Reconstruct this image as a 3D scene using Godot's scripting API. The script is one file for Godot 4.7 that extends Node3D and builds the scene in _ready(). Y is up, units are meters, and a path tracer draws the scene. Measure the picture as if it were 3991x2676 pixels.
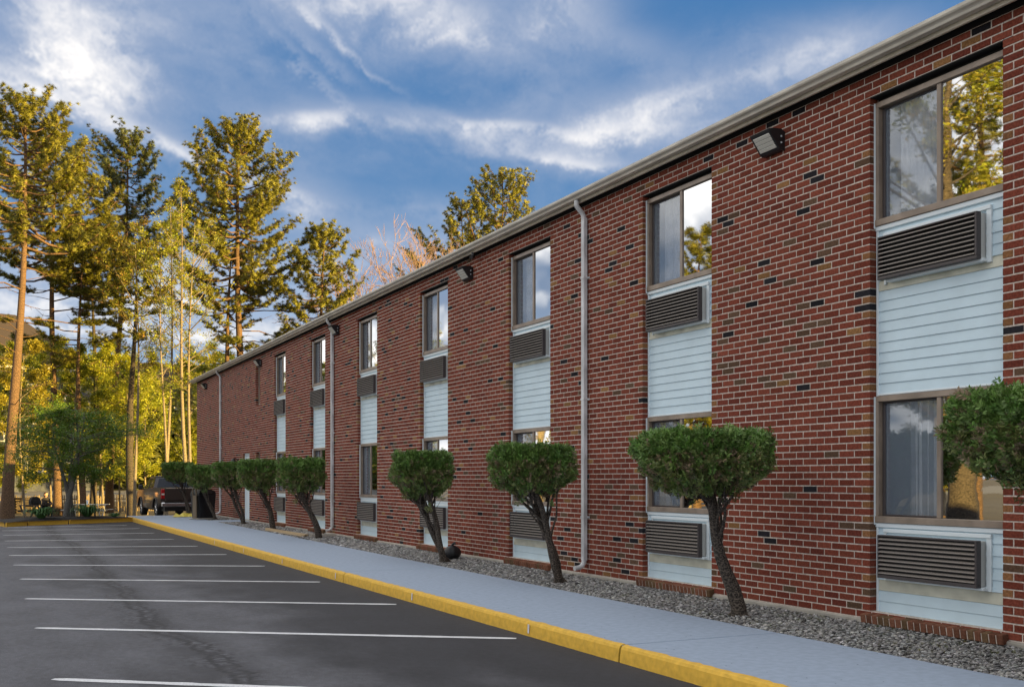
extends Node3D

# World axes: x runs from the camera towards the brick wall, y up, -z along the wall away from the camera.
const EYE := 1.5
const WALL := 7.55          # x of the brick faces
const TURN := 0.453965      # the camera is turned this far to the right of the wall's direction
const FOCAL := 1.5625       # focal length over image height
const COURSE := 0.0699
const WALL_END := 44.5
const BRICK_BASE := 0.17

var M := {}
var names := {}
var rng := RandomNumberGenerator.new()

# ---------------------------------------------------------------- mesh builder
class MB:
	var v := PackedVector3Array()
	var n := PackedVector3Array()
	var c := PackedColorArray()
	var u := PackedVector2Array()
	var ix := PackedInt32Array()
	var xf := Transform3D.IDENTITY
	var col := Color.WHITE
	var use_col := false
	var use_uv := false

	func tri(a: Vector3, b: Vector3, d: Vector3, na: Vector3, nb: Vector3, nd: Vector3) -> void:
		a = xf * a; b = xf * b; d = xf * d
		na = (xf.basis * na).normalized(); nb = (xf.basis * nb).normalized(); nd = (xf.basis * nd).normalized()
		var k := v.size()
		if (b - a).cross(d - a).dot(na + nb + nd) > 0.0:
			v.append_array([a, d, b]); n.append_array([na, nd, nb])
		else:
			v.append_array([a, b, d]); n.append_array([na, nb, nd])
		if use_col:
			c.append_array([col, col, col])
		ix.append_array([k, k + 1, k + 2])

	func flat(a: Vector3, b: Vector3, d: Vector3, out: Vector3) -> void:
		var m := (b - a).cross(d - a)
		if m.length_squared() < 1e-16:
			return
		m = m.normalized()
		if m.dot(out) < 0.0:
			m = -m
		tri(a, b, d, m, m, m)

	func quad(a: Vector3, b: Vector3, d: Vector3, e: Vector3, out: Vector3) -> void:
		flat(a, b, d, out)
		flat(a, d, e, out)

	func box(lo: Vector3, hi: Vector3) -> void:
		var mid := (lo + hi) * 0.5
		var h := (hi - lo) * 0.5
		for ax in 3:
			for s in [-1.0, 1.0]:
				var o := Vector3.ZERO; o[ax] = s * h[ax]
				var p := Vector3.ZERO; p[(ax + 1) % 3] = h[(ax + 1) % 3]
				var q := Vector3.ZERO; q[(ax + 2) % 3] = h[(ax + 2) % 3]
				quad(mid + o - p - q, mid + o + p - q, mid + o + p + q, mid + o - p + q, o)

	func bevel(mid: Vector3, size: Vector3, r: float) -> void:
		var h := size * 0.5
		r = min(r, min(h.x, min(h.y, h.z)) * 0.9)
		var i := h - Vector3(r, r, r)
		for ax in 3:
			var a1 := (ax + 1) % 3
			var a2 := (ax + 2) % 3
			for s in [-1.0, 1.0]:
				var o := Vector3.ZERO; o[ax] = s * h[ax]
				var p := Vector3.ZERO; p[a1] = i[a1]
				var q := Vector3.ZERO; q[a2] = i[a2]
				quad(mid + o - p - q, mid + o + p - q, mid + o + p + q, mid + o - p + q, o)
			for s in [-1.0, 1.0]:
				for t in [-1.0, 1.0]:
					var e1 := Vector3.ZERO; e1[a1] = s * h[a1]; e1[a2] = t * i[a2]
					var e2 := Vector3.ZERO; e2[a1] = s * i[a1]; e2[a2] = t * h[a2]
					var l := Vector3.ZERO; l[ax] = i[ax]
					quad(mid + e1 - l, mid + e1 + l, mid + e2 + l, mid + e2 - l, e1 + e2)
		for sx in [-1.0, 1.0]:
			for sy in [-1.0, 1.0]:
				for sz in [-1.0, 1.0]:
					var s3 := Vector3(sx, sy, sz)
					flat(mid + Vector3(sx * h.x, sy * i.y, sz * i.z), mid + Vector3(sx * i.x, sy * h.y, sz * i.z), mid + Vector3(sx * i.x, sy * i.y, sz * h.z), s3)

	# a tube through points, with a radius at each
	func tube(p: Array, r: Array, sides := 6, cap := true, squash := 1.0) -> void:
		var rings := []
		var side := Vector3.ZERO
		for k in p.size():
			var d: Vector3
			if k == 0: d = p[1] - p[0]
			elif k == p.size() - 1: d = p[k] - p[k - 1]
			else: d = (p[k + 1] - p[k]).normalized() + (p[k] - p[k - 1]).normalized()
			d = d.normalized()
			if side == Vector3.ZERO:
				side = d.cross(Vector3.UP if abs(d.y) < 0.9 else Vector3.RIGHT).normalized()
			else:
				side = (side - d * side.dot(d)).normalized()
			var other := d.cross(side)
			var ring := []
			for j in sides:
				var a := TAU * (j + 0.5) / sides
				ring.append([p[k] + (side * cos(a) + other * sin(a) * squash) * r[k], (side * cos(a) + other * sin(a)).normalized()])
			rings.append(ring)
		for k in p.size() - 1:
			for j in sides:
				var a = rings[k][j]; var b = rings[k][(j + 1) % sides]
				var d = rings[k + 1][(j + 1) % sides]; var e = rings[k + 1][j]
				tri(a[0], b[0], d[0], a[1], b[1], d[1])
				tri(a[0], d[0], e[0], a[1], d[1], e[1])
		if cap:
			for k in [0, p.size() - 1]:
				var o: Vector3 = (p[0] - p[1]) if k == 0 else (p[k] - p[k - 1])
				for j in sides:
					flat(p[k], rings[k][j][0], rings[k][(j + 1) % sides][0], o)

	# a closed outline of (x, y) points drawn out from z0 to z1
	func prism(poly: PackedVector2Array, z0: float, z1: float) -> void:
		var t := Geometry2D.triangulate_polygon(poly)
		for k in range(0, t.size(), 3):
			var a := poly[t[k]]; var b := poly[t[k + 1]]; var d := poly[t[k + 2]]
			flat(Vector3(a.x, a.y, z0), Vector3(b.x, b.y, z0), Vector3(d.x, d.y, z0), Vector3(0, 0, z0 - z1))
			flat(Vector3(a.x, a.y, z1), Vector3(b.x, b.y, z1), Vector3(d.x, d.y, z1), Vector3(0, 0, z1 - z0))
		var area := 0.0
		for k in poly.size():
			area += poly[k].cross(poly[(k + 1) % poly.size()])
		for k in poly.size():
			var a := poly[k]; var b := poly[(k + 1) % poly.size()]
			var o := Vector2(b.y - a.y, a.x - b.x) * signf(area)
			quad(Vector3(a.x, a.y, z0), Vector3(b.x, b.y, z0), Vector3(b.x, b.y, z1), Vector3(a.x, a.y, z1), Vector3(o.x, o.y, 0))

	func lathe(prof: Array, axis_x := false, sides := 20) -> void:
		# prof: (radius, along) pairs; along y, or along x when axis_x
		for k in prof.size() - 1:
			for j in sides:
				var q := []
				for e in [[k, j], [k, j + 1], [k + 1, j + 1], [k + 1, j]]:
					var a: float = TAU * e[1] / sides
					var pr: Vector2 = prof[e[0]]
					q.append(Vector3(pr.y, cos(a) * pr.x, sin(a) * pr.x) if axis_x else Vector3(cos(a) * pr.x, pr.y, sin(a) * pr.x))
				var d2: Vector2 = prof[k + 1] - prof[k]
				var m: Vector3 = (q[0] + q[1] + q[2] + q[3]) * 0.25
				var rad := Vector3(0, m.y, m.z) if axis_x else Vector3(m.x, 0, m.z)
				var ax := Vector3.RIGHT if axis_x else Vector3.UP
				var out := rad.normalized() * d2.y - ax * d2.x
				quad(q[0], q[1], q[2], q[3], out)

	func mesh() -> ArrayMesh:
		var a := []
		a.resize(Mesh.ARRAY_MAX)
		a[Mesh.ARRAY_VERTEX] = v
		a[Mesh.ARRAY_NORMAL] = n
		if use_col: a[Mesh.ARRAY_COLOR] = c
		if use_uv: a[Mesh.ARRAY_TEX_UV] = u
		a[Mesh.ARRAY_INDEX] = ix
		var m := ArrayMesh.new()
		m.add_surface_from_arrays(Mesh.PRIMITIVE_TRIANGLES, a)
		return m

# ---------------------------------------------------------------- naming and placing
func numbered(called: String) -> String:
	var k: int = names.get(called, -1) + 1
	names[called] = k
	return called if k == 0 else "%s_%03d" % [called, k]

func thing(called: String, label: String, category: String, at := Vector3.ZERO, turn := 0.0, group := "") -> Node3D:
	var o := Node3D.new()
	o.name = numbered(called)
	add_child(o, true)
	o.position = at
	o.rotation.y = turn
	tag(o, label, category, group)
	return o

func tag(o: Node, label: String, category: String, group := "") -> void:
	o.set_meta("label", label)
	o.set_meta("category", category)
	if group: o.set_meta("group", group)

func part(called: String, b: MB, m: Material, parent: Node) -> MeshInstance3D:
	return inst(called, b.mesh(), m, parent)

func inst(called: String, mesh: Mesh, m: Material, parent: Node, xf := Transform3D.IDENTITY) -> MeshInstance3D:
	var o := MeshInstance3D.new()
	o.name = called if parent != self else numbered(called)
	o.mesh = mesh
	o.material_override = m
	o.transform = xf
	parent.add_child(o, true)
	return o

func node(called: String, parent: Node) -> Node3D:
	var o := Node3D.new()
	o.name = called
	parent.add_child(o, true)
	return o

func struct(called: String, b: MB, m: Material) -> MeshInstance3D:
	var o := part(called, b, m, self)
	o.set_meta("kind", "structure")
	return o

func many(called: String, mesh: Mesh, m: Material, xfs: Array, cols: Array, parent: Node) -> MultiMeshInstance3D:
	var mm := MultiMesh.new()
	mm.transform_format = MultiMesh.TRANSFORM_3D
	mm.use_colors = cols.size() > 0
	mm.mesh = mesh
	mm.instance_count = xfs.size()
	for k in xfs.size():
		mm.set_instance_transform(k, xfs[k])
		if cols.size() > 0:
			mm.set_instance_color(k, cols[k])
	var o := MultiMeshInstance3D.new()
	o.name = called if parent != self else numbered(called)
	o.multimesh = mm
	o.material_override = m
	parent.add_child(o, true)
	return o

func rr(a: float, b: float) -> float:
	return rng.randf_range(a, b)

func jitter(r: float) -> Vector3:
	return Vector3(rr(-r, r), rr(-r, r), rr(-r, r))

# ---------------------------------------------------------------- materials
func lin(r: float, g: float, b: float) -> Color:
	return Color(r, g, b).linear_to_srgb()

func noise_image(size: int, seed_: int, freq: float, octaves: int, lo: float, hi: float, kind := FastNoiseLite.TYPE_SIMPLEX_SMOOTH, sharpen := 1.0) -> Image:
	var f := FastNoiseLite.new()
	f.seed = seed_
	f.noise_type = kind
	f.frequency = freq
	f.fractal_octaves = octaves
	var src := f.get_seamless_image(size, size)
	src.convert(Image.FORMAT_L8)
	var d := src.get_data()
	for k in d.size():
		var x := clampf((d[k] / 255.0 - 0.5) * sharpen + 0.5, 0.0, 1.0)
		d[k] = int(255.0 * (lo + (hi - lo) * x))
	return Image.create_from_data(size, size, false, Image.FORMAT_L8, d)

func tex(im: Image) -> ImageTexture:
	im.generate_mipmaps()
	return ImageTexture.create_from_image(im)

func mat(c: Color, rough := 0.8, t: Texture2D = null, scale := 1.0, metal := 0.0, bump: Texture2D = null, bump_cm := 0.0) -> StandardMaterial3D:
	var m := StandardMaterial3D.new()
	m.albedo_color = c
	m.roughness = rough
	m.metallic = metal
	m.uv1_triplanar = true
	m.uv1_world_triplanar = true
	m.uv1_scale = Vector3.ONE * scale
	if t: m.albedo_texture = t
	if bump:
		m.heightmap_enabled = true
		m.heightmap_texture = bump
		m.heightmap_scale = bump_cm
	return m

func foliage(light: float, rough := 0.6) -> StandardMaterial3D:
	var m := StandardMaterial3D.new()
	m.vertex_color_use_as_albedo = true
	m.roughness = rough
	m.cull_mode = BaseMaterial3D.CULL_DISABLED
	if light > 0.0:
		m.backlight_enabled = true
		m.backlight = Color(light, light, light * 0.5)
	return m

func detail(m: StandardMaterial3D, t: Texture2D, scale: float) -> void:
	m.detail_enabled = true
	m.detail_albedo = t
	m.detail_blend_mode = BaseMaterial3D.BLEND_MODE_MUL
	m.detail_uv_layer = BaseMaterial3D.DETAIL_UV_2
	m.uv2_triplanar = true
	m.uv2_world_triplanar = true
	m.uv2_scale = Vector3.ONE * scale

func make_materials() -> void:
	var fine := tex(noise_image(256, 3, 0.06, 4, 0.72, 1.0))
	var patch := tex(noise_image(256, 5, 0.012, 5, 0.78, 1.0))
	var speck := tex(noise_image(512, 9, 0.22, 2, 0.55, 1.0))
	var rough := tex(noise_image(256, 11, 0.08, 4, 0.0, 1.0))
	var grit := tex(noise_image(512, 13, 0.3, 2, 0.0, 1.0))
	M.rough = rough
	M.mortar = mat(lin(0.82, 0.71, 0.61), 0.95, fine, 1.4)
	M.brick_copies = mat(Color.WHITE, 0.88, fine, 2.3)
	M.brick_copies.vertex_color_use_as_albedo = true
	M.brick_copies.metallic_specular = 0.2
	M.fine = fine; M.patch = patch; M.grit = grit
	M.concrete = mat(lin(0.46, 0.43, 0.37), 0.9, patch, 0.7)
	M.siding = mat(lin(0.60, 0.76, 0.84), 0.45, tex(noise_image(256, 6, 0.02, 4, 0.94, 1.0)), 0.5)
	M.siding_stained = mat(lin(0.74, 0.74, 0.60), 0.5, patch, 0.9)
	M.trim = mat(lin(0.72, 0.80, 0.83), 0.5)
	M.bronze = mat(lin(0.33, 0.26, 0.20), 0.4, patch, 1.0, 0.05)
	M.sleeve = mat(lin(0.52, 0.53, 0.51), 0.45)
	M.grille = mat(lin(0.055, 0.045, 0.045), 0.5)
	M.slat = mat(lin(0.34, 0.30, 0.265), 0.5, fine, 4.0)
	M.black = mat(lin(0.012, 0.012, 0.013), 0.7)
	M.gutter = mat(lin(0.74, 0.70, 0.60), 0.35, patch, 0.5)
	M.fascia = mat(lin(0.76, 0.70, 0.56), 0.5, patch, 0.6)
	M.eave_shade_strip = mat(lin(0.012, 0.011, 0.010), 0.9)
	M.spout = mat(lin(0.72, 0.74, 0.75), 0.35, patch, 0.8)
	M.lamp_black = mat(lin(0.014, 0.014, 0.016), 0.4)
	M.lens = mat(lin(0.62, 0.62, 0.56), 0.25)
	M.roof = mat(lin(0.07, 0.062, 0.058), 0.95, speck, 1.0)
	M.room = mat(lin(0.42, 0.40, 0.36), 0.9)
	M.curtain = mat(lin(0.82, 0.85, 0.88), 0.9, patch, 1.2)
	M.curtain.backlight_enabled = true
	M.curtain.backlight = Color(0.3, 0.3, 0.3)
	var pane := StandardMaterial3D.new()
	pane.albedo_color = Color(0.62, 0.68, 0.74, 0.1)
	pane.metallic = 0.22
	pane.transparency = BaseMaterial3D.TRANSPARENCY_ALPHA
	pane.roughness = 0.02
	pane.metallic_specular = 0.9
	M.pane = pane
	# reflective coated glass, a little wavy as old panes are
	var wavy := noise_image(256, 21, 0.008, 2, 0.0, 1.0)
	wavy.convert(Image.FORMAT_RGBA8)
	wavy.bump_map_to_normal_map(1.0)
	var coated := mat(lin(0.62, 0.64, 0.66), 0.015, null, 0.55, 1.0)
	coated.normal_enabled = true
	coated.normal_texture = tex(wavy)
	coated.normal_scale = 0.10
	M.coated = coated
	# ground
	M.walk = mat(lin(0.37, 0.46, 0.59), 0.75, walk_texture(), 0.33)
	M.kerb = mat(lin(0.80, 0.48, 0.05), 0.75, tex(noise_image(256, 31, 0.05, 6, 0.84, 1.0)), 0.8)
	M.line = mat(lin(0.80, 0.82, 0.84), 0.7, tex(noise_image(256, 33, 0.09, 4, 0.82, 1.0)), 1.7)
	M.gravel_bed = mat(lin(0.16, 0.15, 0.14), 0.95, speck, 3.0)
	M.litter = mat(lin(0.15, 0.12, 0.06), 0.95, tex(noise_image(512, 35, 0.06, 5, 0.5, 1.0)), 0.35)
	detail(M.litter, tex(noise_image(256, 36, 0.02, 4, 0.6, 1.0)), 0.05)
	M.old_asphalt = mat(lin(0.165, 0.155, 0.145), 0.92, speck, 1.3)
	M.road = mat(lin(0.22, 0.215, 0.205), 0.9, speck, 0.8)
	M.mulch = mat(lin(0.022, 0.017, 0.014), 0.95, tex(noise_image(256, 37, 0.2, 3, 0.5, 1.0)), 1.5)
	# plants
	M.needles = foliage(0.35)
	M.leaves = foliage(0.8)
	M.yew = foliage(0.2, 0.5)
	M.grass = foliage(0.5)
	var bark_t := tex(noise_image(256, 41, 0.05, 5, 0.45, 1.0, FastNoiseLite.TYPE_SIMPLEX_SMOOTH, 1.6))
	M.bark_pine = mat(lin(0.21, 0.125, 0.068), 0.95, bark_t, 1.2)
	M.bark_dark = mat(lin(0.10, 0.08, 0.06), 0.95, bark_t, 1.2)
	M.bark_pale = mat(lin(0.36, 0.29, 0.19), 0.9, bark_t, 1.5)
	M.bark_grey = mat(lin(0.22, 0.21, 0.19), 0.9, bark_t, 3.0)
	M.bark_yew = mat(lin(0.17, 0.135, 0.105), 0.95, tex(noise_image(256, 43, 0.06, 5, 0.22, 1.0, FastNoiseLite.TYPE_SIMPLEX_SMOOTH, 2.2)), 2.6)
	M.twig = mat(lin(0.30, 0.20, 0.155), 0.9)

func walk_texture() -> Texture2D:
	# painted concrete with pale scuffs where the paint has worn
	var n := 1024
	var im := noise_image(n, 51, 0.03, 6, 0.86, 0.95)
	var r := RandomNumberGenerator.new()
	r.seed = 77
	for k in 3200:
		var x := r.randi_range(0, n - 6)
		var y := r.randi_range(0, n - 6)
		var b := r.randf_range(0.95, 1.0)
		var l := r.randi_range(1, 4)
		for j in l:
			im.set_pixel(x + j, y + (j * r.randi_range(0, 1)), Color(b, b, b))
	for k in 60:
		var x := r.randi_range(0, n - 6)
		var y := r.randi_range(0, n - 6)
		im.fill_rect(Rect2i(x, y, r.randi_range(2, 4), r.randi_range(2, 4)), Color(0.25, 0.25, 0.25))
	return tex(im)

# ---------------------------------------------------------------- sky
func smooth(a: float, b: float, x: float) -> float:
	var t := clampf((x - a) / (b - a), 0.0, 1.0)
	return t * t * (3.0 - 2.0 * t)

var f1 := FastNoiseLite.new()
var f2 := FastNoiseLite.new()
var f3 := FastNoiseLite.new()
const PUFFS := [
	# across, up (tangents of the angles in the view), half length, half thickness, tilt, strength
	[-0.385, 0.385, 0.075, 0.034, -0.75, 1.25], [-0.47, 0.365, 0.05, 0.03, -0.4, 0.9], [-0.43, 0.43, 0.11, 0.05, 0.1, 0.65], [-0.36, 0.41, 0.07, 0.05, -0.6, 0.45],
	[-0.16, 0.445, 0.16, 0.035, 0.05, 0.75], [-0.06, 0.425, 0.07, 0.03, -0.3, 0.8], [0.05, 0.43, 0.045, 0.05, -0.5, 0.75],
	[-0.17, 0.395, 0.035, 0.006, -0.72, 0.5], [-0.12, 0.338, 0.12, 0.009, -0.10, 0.55], [-0.20, 0.340, 0.05, 0.012, 0.12, 0.75],
	[-0.02, 0.318, 0.14, 0.012, -0.2, 0.45], [-0.33, 0.320, 0.10, 0.012, -0.35, 0.5], [-0.19, 0.262, 0.05, 0.022, -0.5, 0.55], [-0.08, 0.255, 0.06, 0.012, -0.15, 0.45],
	[0.10, 0.345, 0.14, 0.022, 0.12, 0.55], [0.18, 0.322, 0.16, 0.028, 0.1, 0.75], [0.10, 0.325, 0.06, 0.010, 0.0, 0.5],
	[0.28, 0.395, 0.09, 0.03, 0.05, 0.7], [0.20, 0.37, 0.10, 0.02, 0.3, 0.5], [0.34, 0.42, 0.06, 0.02, 0.1, 0.35], [0.02, 0.36, 0.06, 0.015, 0.5, 0.35],
	[-0.145, 0.40, 0.045, 0.0045, -0.80, 0.75], [-0.185, 0.385, 0.06, 0.004, -0.75, 0.45], [-0.02, 0.335, 0.10, 0.005, -0.16, 0.6], [0.04, 0.300, 0.10, 0.006, -0.12, 0.4], [-0.28, 0.30, 0.12, 0.005, -0.32, 0.5], [-0.36, 0.335, 0.10, 0.006, -0.42, 0.45], [0.12, 0.40, 0.05, 0.02, -0.3, 0.4],
	[-0.10, 0.225, 0.14, 0.014, -0.03, 0.45], [-0.05, 0.205, 0.12, 0.014, 0.05, 0.5], [-0.36, 0.19, 0.25, 0.035, 0.0, 1.1], [-0.40, 0.145, 0.22, 0.025, 0.0, 1.0], [-0.24, 0.135, 0.10, 0.012, 0.05, 0.8], [-0.45, 0.29, 0.10, 0.014, -0.3, 0.45],
]

func sky_at(d: Vector3) -> Color:
	var up := maxf(d.y, 0.0)
	# clear air: deep blue above, paler low down
	var k := pow(1.0 - up, 5.0)
	var c := Vector3(0.046, 0.150, 0.345).lerp(Vector3(0.30, 0.49, 0.66), pow(k, 1.3) * 0.95)
	# cloud sheet: noise on a flat layer far overhead
	var q := d / (up + 0.16)
	var n1 := f1.get_noise_3d(q.x * 1.15 + q.z * 0.25, 3.7, q.z * 0.85) * 0.5 + 0.5
	var n2 := f2.get_noise_3d(q.x * 1.3, 11.0, q.z * 1.0) * 0.5 + 0.5
	var n3 := f3.get_noise_3d(q.x * 1.0 + q.z * 0.3, 5.0, q.z * 0.75) * 0.5 + 0.5
	# the view's own axes
	var fwd := Vector3(sin(TURN), 0, -cos(TURN))
	var right := Vector3(cos(TURN), 0, sin(TURN))
	var z := d.dot(fwd)
	var dens := 0.0
	var inside := 0.0
	if z > 0.2:
		var a := d.dot(right) / z
		var b := d.y / z
		inside = smooth(0.75, 0.5, absf(a)) * smooth(0.65, 0.48, b)
		if inside > 0.0:
			for p in PUFFS:
				var x: float = a - p[0] + (n2 - 0.5) * 0.06 + (n3 - 0.5) * 0.03
				var y: float = b - p[1] + (n1 - 0.5) * 0.03 + (n3 - 0.5) * 0.022
				var ct := cos(p[4]); var s := sin(p[4])
				var e: float = pow((x * ct + y * s) / p[2], 2.0) + pow((-x * s + y * ct) / p[3], 2.0)
				if e < 9.0:
					dens += p[5] * exp(-e)
	var wisp := smooth(0.44, 0.80, n1) * 0.7 + smooth(0.55, 0.85, n2) * 0.35
	var own := dens * (0.12 + 0.55 * n2 + 1.25 * (n3 - 0.32)) + wisp * (0.02 + 0.62 * n3 * n3)
	var cover := lerpf(smooth(0.28, 0.62, n1 * 0.55 + n2 * 0.30 + n3 * 0.2) * 0.97, 1.0 - exp(-1.45 * maxf(own, 0.0)), inside)
	cover = clampf(cover, 0.0, 0.97)
	var core := smooth(0.45, 0.97, cover) * (0.45 + 0.5 * n2 + 0.35 * n3)
	# clouds outside the view made brighter to light the shaded wall, most opposite the sun
	var front := smooth(0.70, 1.0, -(d.x * 0.62 + d.z * 0.78) / maxf(sqrt(1.0 - d.y * d.y), 0.2))
	var cloud := Vector3(0.40, 0.44, 0.54).lerp(Vector3(1.0, 0.95, 0.89) * (1.0 + 0.32 * (1.0 - inside) + 0.3 * front * (1.0 - inside)), clampf(core, 0.0, 1.0))
	c = c.lerp(cloud, cover)
	c *= 1.3
	return Color(c.x, c.y, c.z)

func sky_dir(px: float, py: float, w: int, h: int) -> Vector3:
	# the first column looks towards -z, columns run clockwise seen from above
	var az := px / w * TAU
	var el := (0.5 - py / h) * PI
	return Vector3(sin(az) * cos(el), sin(el), -cos(az) * cos(el))

func make_sky(expo: float) -> PanoramaSkyMaterial:
	f1.seed = 4; f1.frequency = 0.55; f1.fractal_octaves = 6; f1.fractal_gain = 0.52
	f1.domain_warp_enabled = true; f1.domain_warp_amplitude = 0.5; f1.domain_warp_frequency = 0.5; f1.domain_warp_fractal_octaves = 3
	f2.seed = 19; f2.frequency = 1.9; f2.fractal_octaves = 7; f2.fractal_gain = 0.62
	f2.domain_warp_enabled = true; f2.domain_warp_amplitude = 0.25; f2.domain_warp_frequency = 1.2
	f3.seed = 33; f3.frequency = 4.2; f3.fractal_octaves = 6; f3.fractal_gain = 0.6
	f3.domain_warp_enabled = true; f3.domain_warp_amplitude = 0.12; f3.domain_warp_frequency = 3.0
	var w := 4096
	var h := 2048
	var small := Image.create(w / 4, h / 8, false, Image.FORMAT_RGBF)
	for y in small.get_height():
		for x in small.get_width():
			var c := sky_at(sky_dir(x * 4.0 + 2.0, y * 4.0 + 2.0, w, h))
			small.set_pixel(x, y, Color(c.r / expo, c.g / expo, c.b / expo))
	small.resize(w, h / 2, Image.INTERPOLATE_BILINEAR)
	# the part in view again, at full resolution
	var x0 := int(w * (TURN - 0.52) / TAU)
	var x1 := int(w * (TURN + 0.52) / TAU)
	var y0 := int(h * (0.5 - 0.46 / PI))
	for y in range(y0, h / 2):
		for x in range(x0, x1):
			var c := sky_at(sky_dir(x + 0.5, y + 0.5, w, h))
			small.set_pixel(posmod(x, w), y, Color(c.r / expo, c.g / expo, c.b / expo))
	var im := Image.create(w, h, false, Image.FORMAT_RGBF)
	im.fill(Color(0.16 / expo, 0.15 / expo, 0.14 / expo))
	im.blit_rect(small, Rect2i(0, 0, w, h / 2), Vector2i.ZERO)
	var s := PanoramaSkyMaterial.new()
	s.panorama = ImageTexture.create_from_image(im)
	return s

# ---------------------------------------------------------------- terrain
func land(t: float) -> float:
	# flat car park, then falling gently to the picnic ground and rising to the road
	var h := 0.0
	if t > 41.0: h -= 0.0285 * (minf(t, 66.0) - 41.0)
	h += smooth(76.0, 100.0, t) * 1.25
	return h

func P(d: float, t: float, up := 0.0) -> Vector3:
	return Vector3(d, land(t) + up, -t)

func sheet(b: MB, d0: float, d1: float, t0: float, t1: float, step: float, lift: float) -> void:
	var nt: int = maxi(1, int(ceil((t1 - t0) / step)))
	for k in nt:
		var a := lerpf(t0, t1, float(k) / nt)
		var e := lerpf(t0, t1, float(k + 1) / nt)
		b.quad(P(d0, a, lift), P(d1, a, lift), P(d1, e, lift), P(d0, e, lift), Vector3.UP)

func _ready() -> void:
	rng.seed = 20240511
	var expo := 3.9
	var cam := Camera3D.new()
	cam.name = "camera"
	add_child(cam)
	cam.position = Vector3(0, EYE, 0)
	cam.rotation.y = -TURN
	cam.set_frustum(0.1 / FOCAL, Vector2(0, 0.1 * 309.0 / 2450.0), 0.1, 900.0)
	cam.current = true
	var env := Environment.new()
	env.background_mode = Environment.BG_SKY
	env.sky = Sky.new()
	env.sky.sky_material = make_sky(expo)
	env.tonemap_mode = Environment.TONE_MAPPER_LINEAR
	env.tonemap_exposure = expo
	env.sdfgi_enabled = true
	env.ssao_enabled = true
	env.ssil_enabled = true
	var we := WorldEnvironment.new()
	we.name = "world_environment"
	we.environment = env
	add_child(we)
	var sun := DirectionalLight3D.new()
	sun.name = "sun"
	sun.light_energy = 1.6
	sun.light_color = Color(1.0, 0.84, 0.50)
	sun.light_angular_distance = 0.5
	sun.shadow_enabled = true
	add_child(sun)
	sun.look_at_from_position(Vector3(0.62, 0.20, 0.78) * 50.0, Vector3.ZERO)
	print("sky ", Time.get_ticks_msec())
	make_materials()
	print("materials ", Time.get_ticks_msec())
	build_ground()
	build_motel()
	print("motel ", Time.get_ticks_msec())
	build_plants()
	print("plants ", Time.get_ticks_msec())
	build_props()
	print("props ", Time.get_ticks_msec())

# ---------------------------------------------------------------- ground
func lot_texture() -> Texture2D:
	# asphalt over x -9..4.7 and t -6..42: older greyer middle, newer dark strip by the kerb, a mended seam
	var w := 548
	var h := 1200
	var nb := noise_image(512, 61, 0.012, 5, 0.0, 1.0)
	var nf := noise_image(512, 62, 0.12, 3, 0.0, 1.0)
	var im := Image.create(w, h, false, Image.FORMAT_RGB8)
	var base := nb.get_data()
	var fine := nf.get_data()
	var old := Vector3(0.172, 0.177, 0.202)
	var new_ := Vector3(0.040, 0.042, 0.053)
	var wander := PackedFloat32Array()
	var cross_ := PackedFloat32Array()
	var r := RandomNumberGenerator.new()
	r.seed = 8
	var wv := 0.0
	for y in h:
		wv = wv * 0.93 + r.randf_range(-0.028, 0.028)
		wander.append(wv)
		cross_.append(r.randf())
	for y in h:
		var t := -6.0 + 48.0 * y / h
		for x in w:
			var d := -9.0 + 13.7 * x / w
			var b := base[((y * 2 / 3) % 512) * 512 + (x % 512)] / 255.0
			var b2 := base[((y * 3) % 512) * 512 + ((x * 3 + 77) % 512)] / 255.0
			var f := fine[((y * 3) % 512) * 512 + ((x * 3 + 31) % 512)] / 255.0
			var edge := 2.75 + (b - 0.5) * 1.5 + (b2 - 0.5) * 0.5
			var k := smooth(edge - 0.7, edge + 0.7, d) * 0.9
			var c := old.lerp(new_, k)
			c *= 0.74 + 0.46 * b2 * (1.0 - 0.4 * k) + 0.55 * (f - 0.5)
			# the seam: two jagged cracks side by side, crumbled and broken across
			var s := 1.60 + 0.08 * sin(t * 0.35) + wander[y]
			var off := d - s
			if absf(off) < 0.5:
				var q := smooth(0.5, 0.05, absf(off)) * smooth(0.35, 0.6, b2) * 0.55
				if absf(off) < 0.028 or absf(off - 0.13 - wander[(y * 7) % h] * 0.5) < 0.018: q = 0.9
				if off > -0.02 and off < 0.15 and cross_[y] > 0.6: q = 0.75
				if absf(off) < 0.22 and f > 0.60: q = maxf(q, 0.6)
				c = c.lerp(Vector3(0.024, 0.024, 0.028), q)
				if off > 0.02 and off < 0.13 and f < 0.42: c *= 1.5
			# broad dark tyre-worn patches left of the seam
			if d < 1.7:
				c *= 1.0 - 0.35 * smooth(0.55, 0.75, b)
			im.set_pixel(x, y, lin(c.x, c.y, c.z))
	return tex(im)

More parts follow.
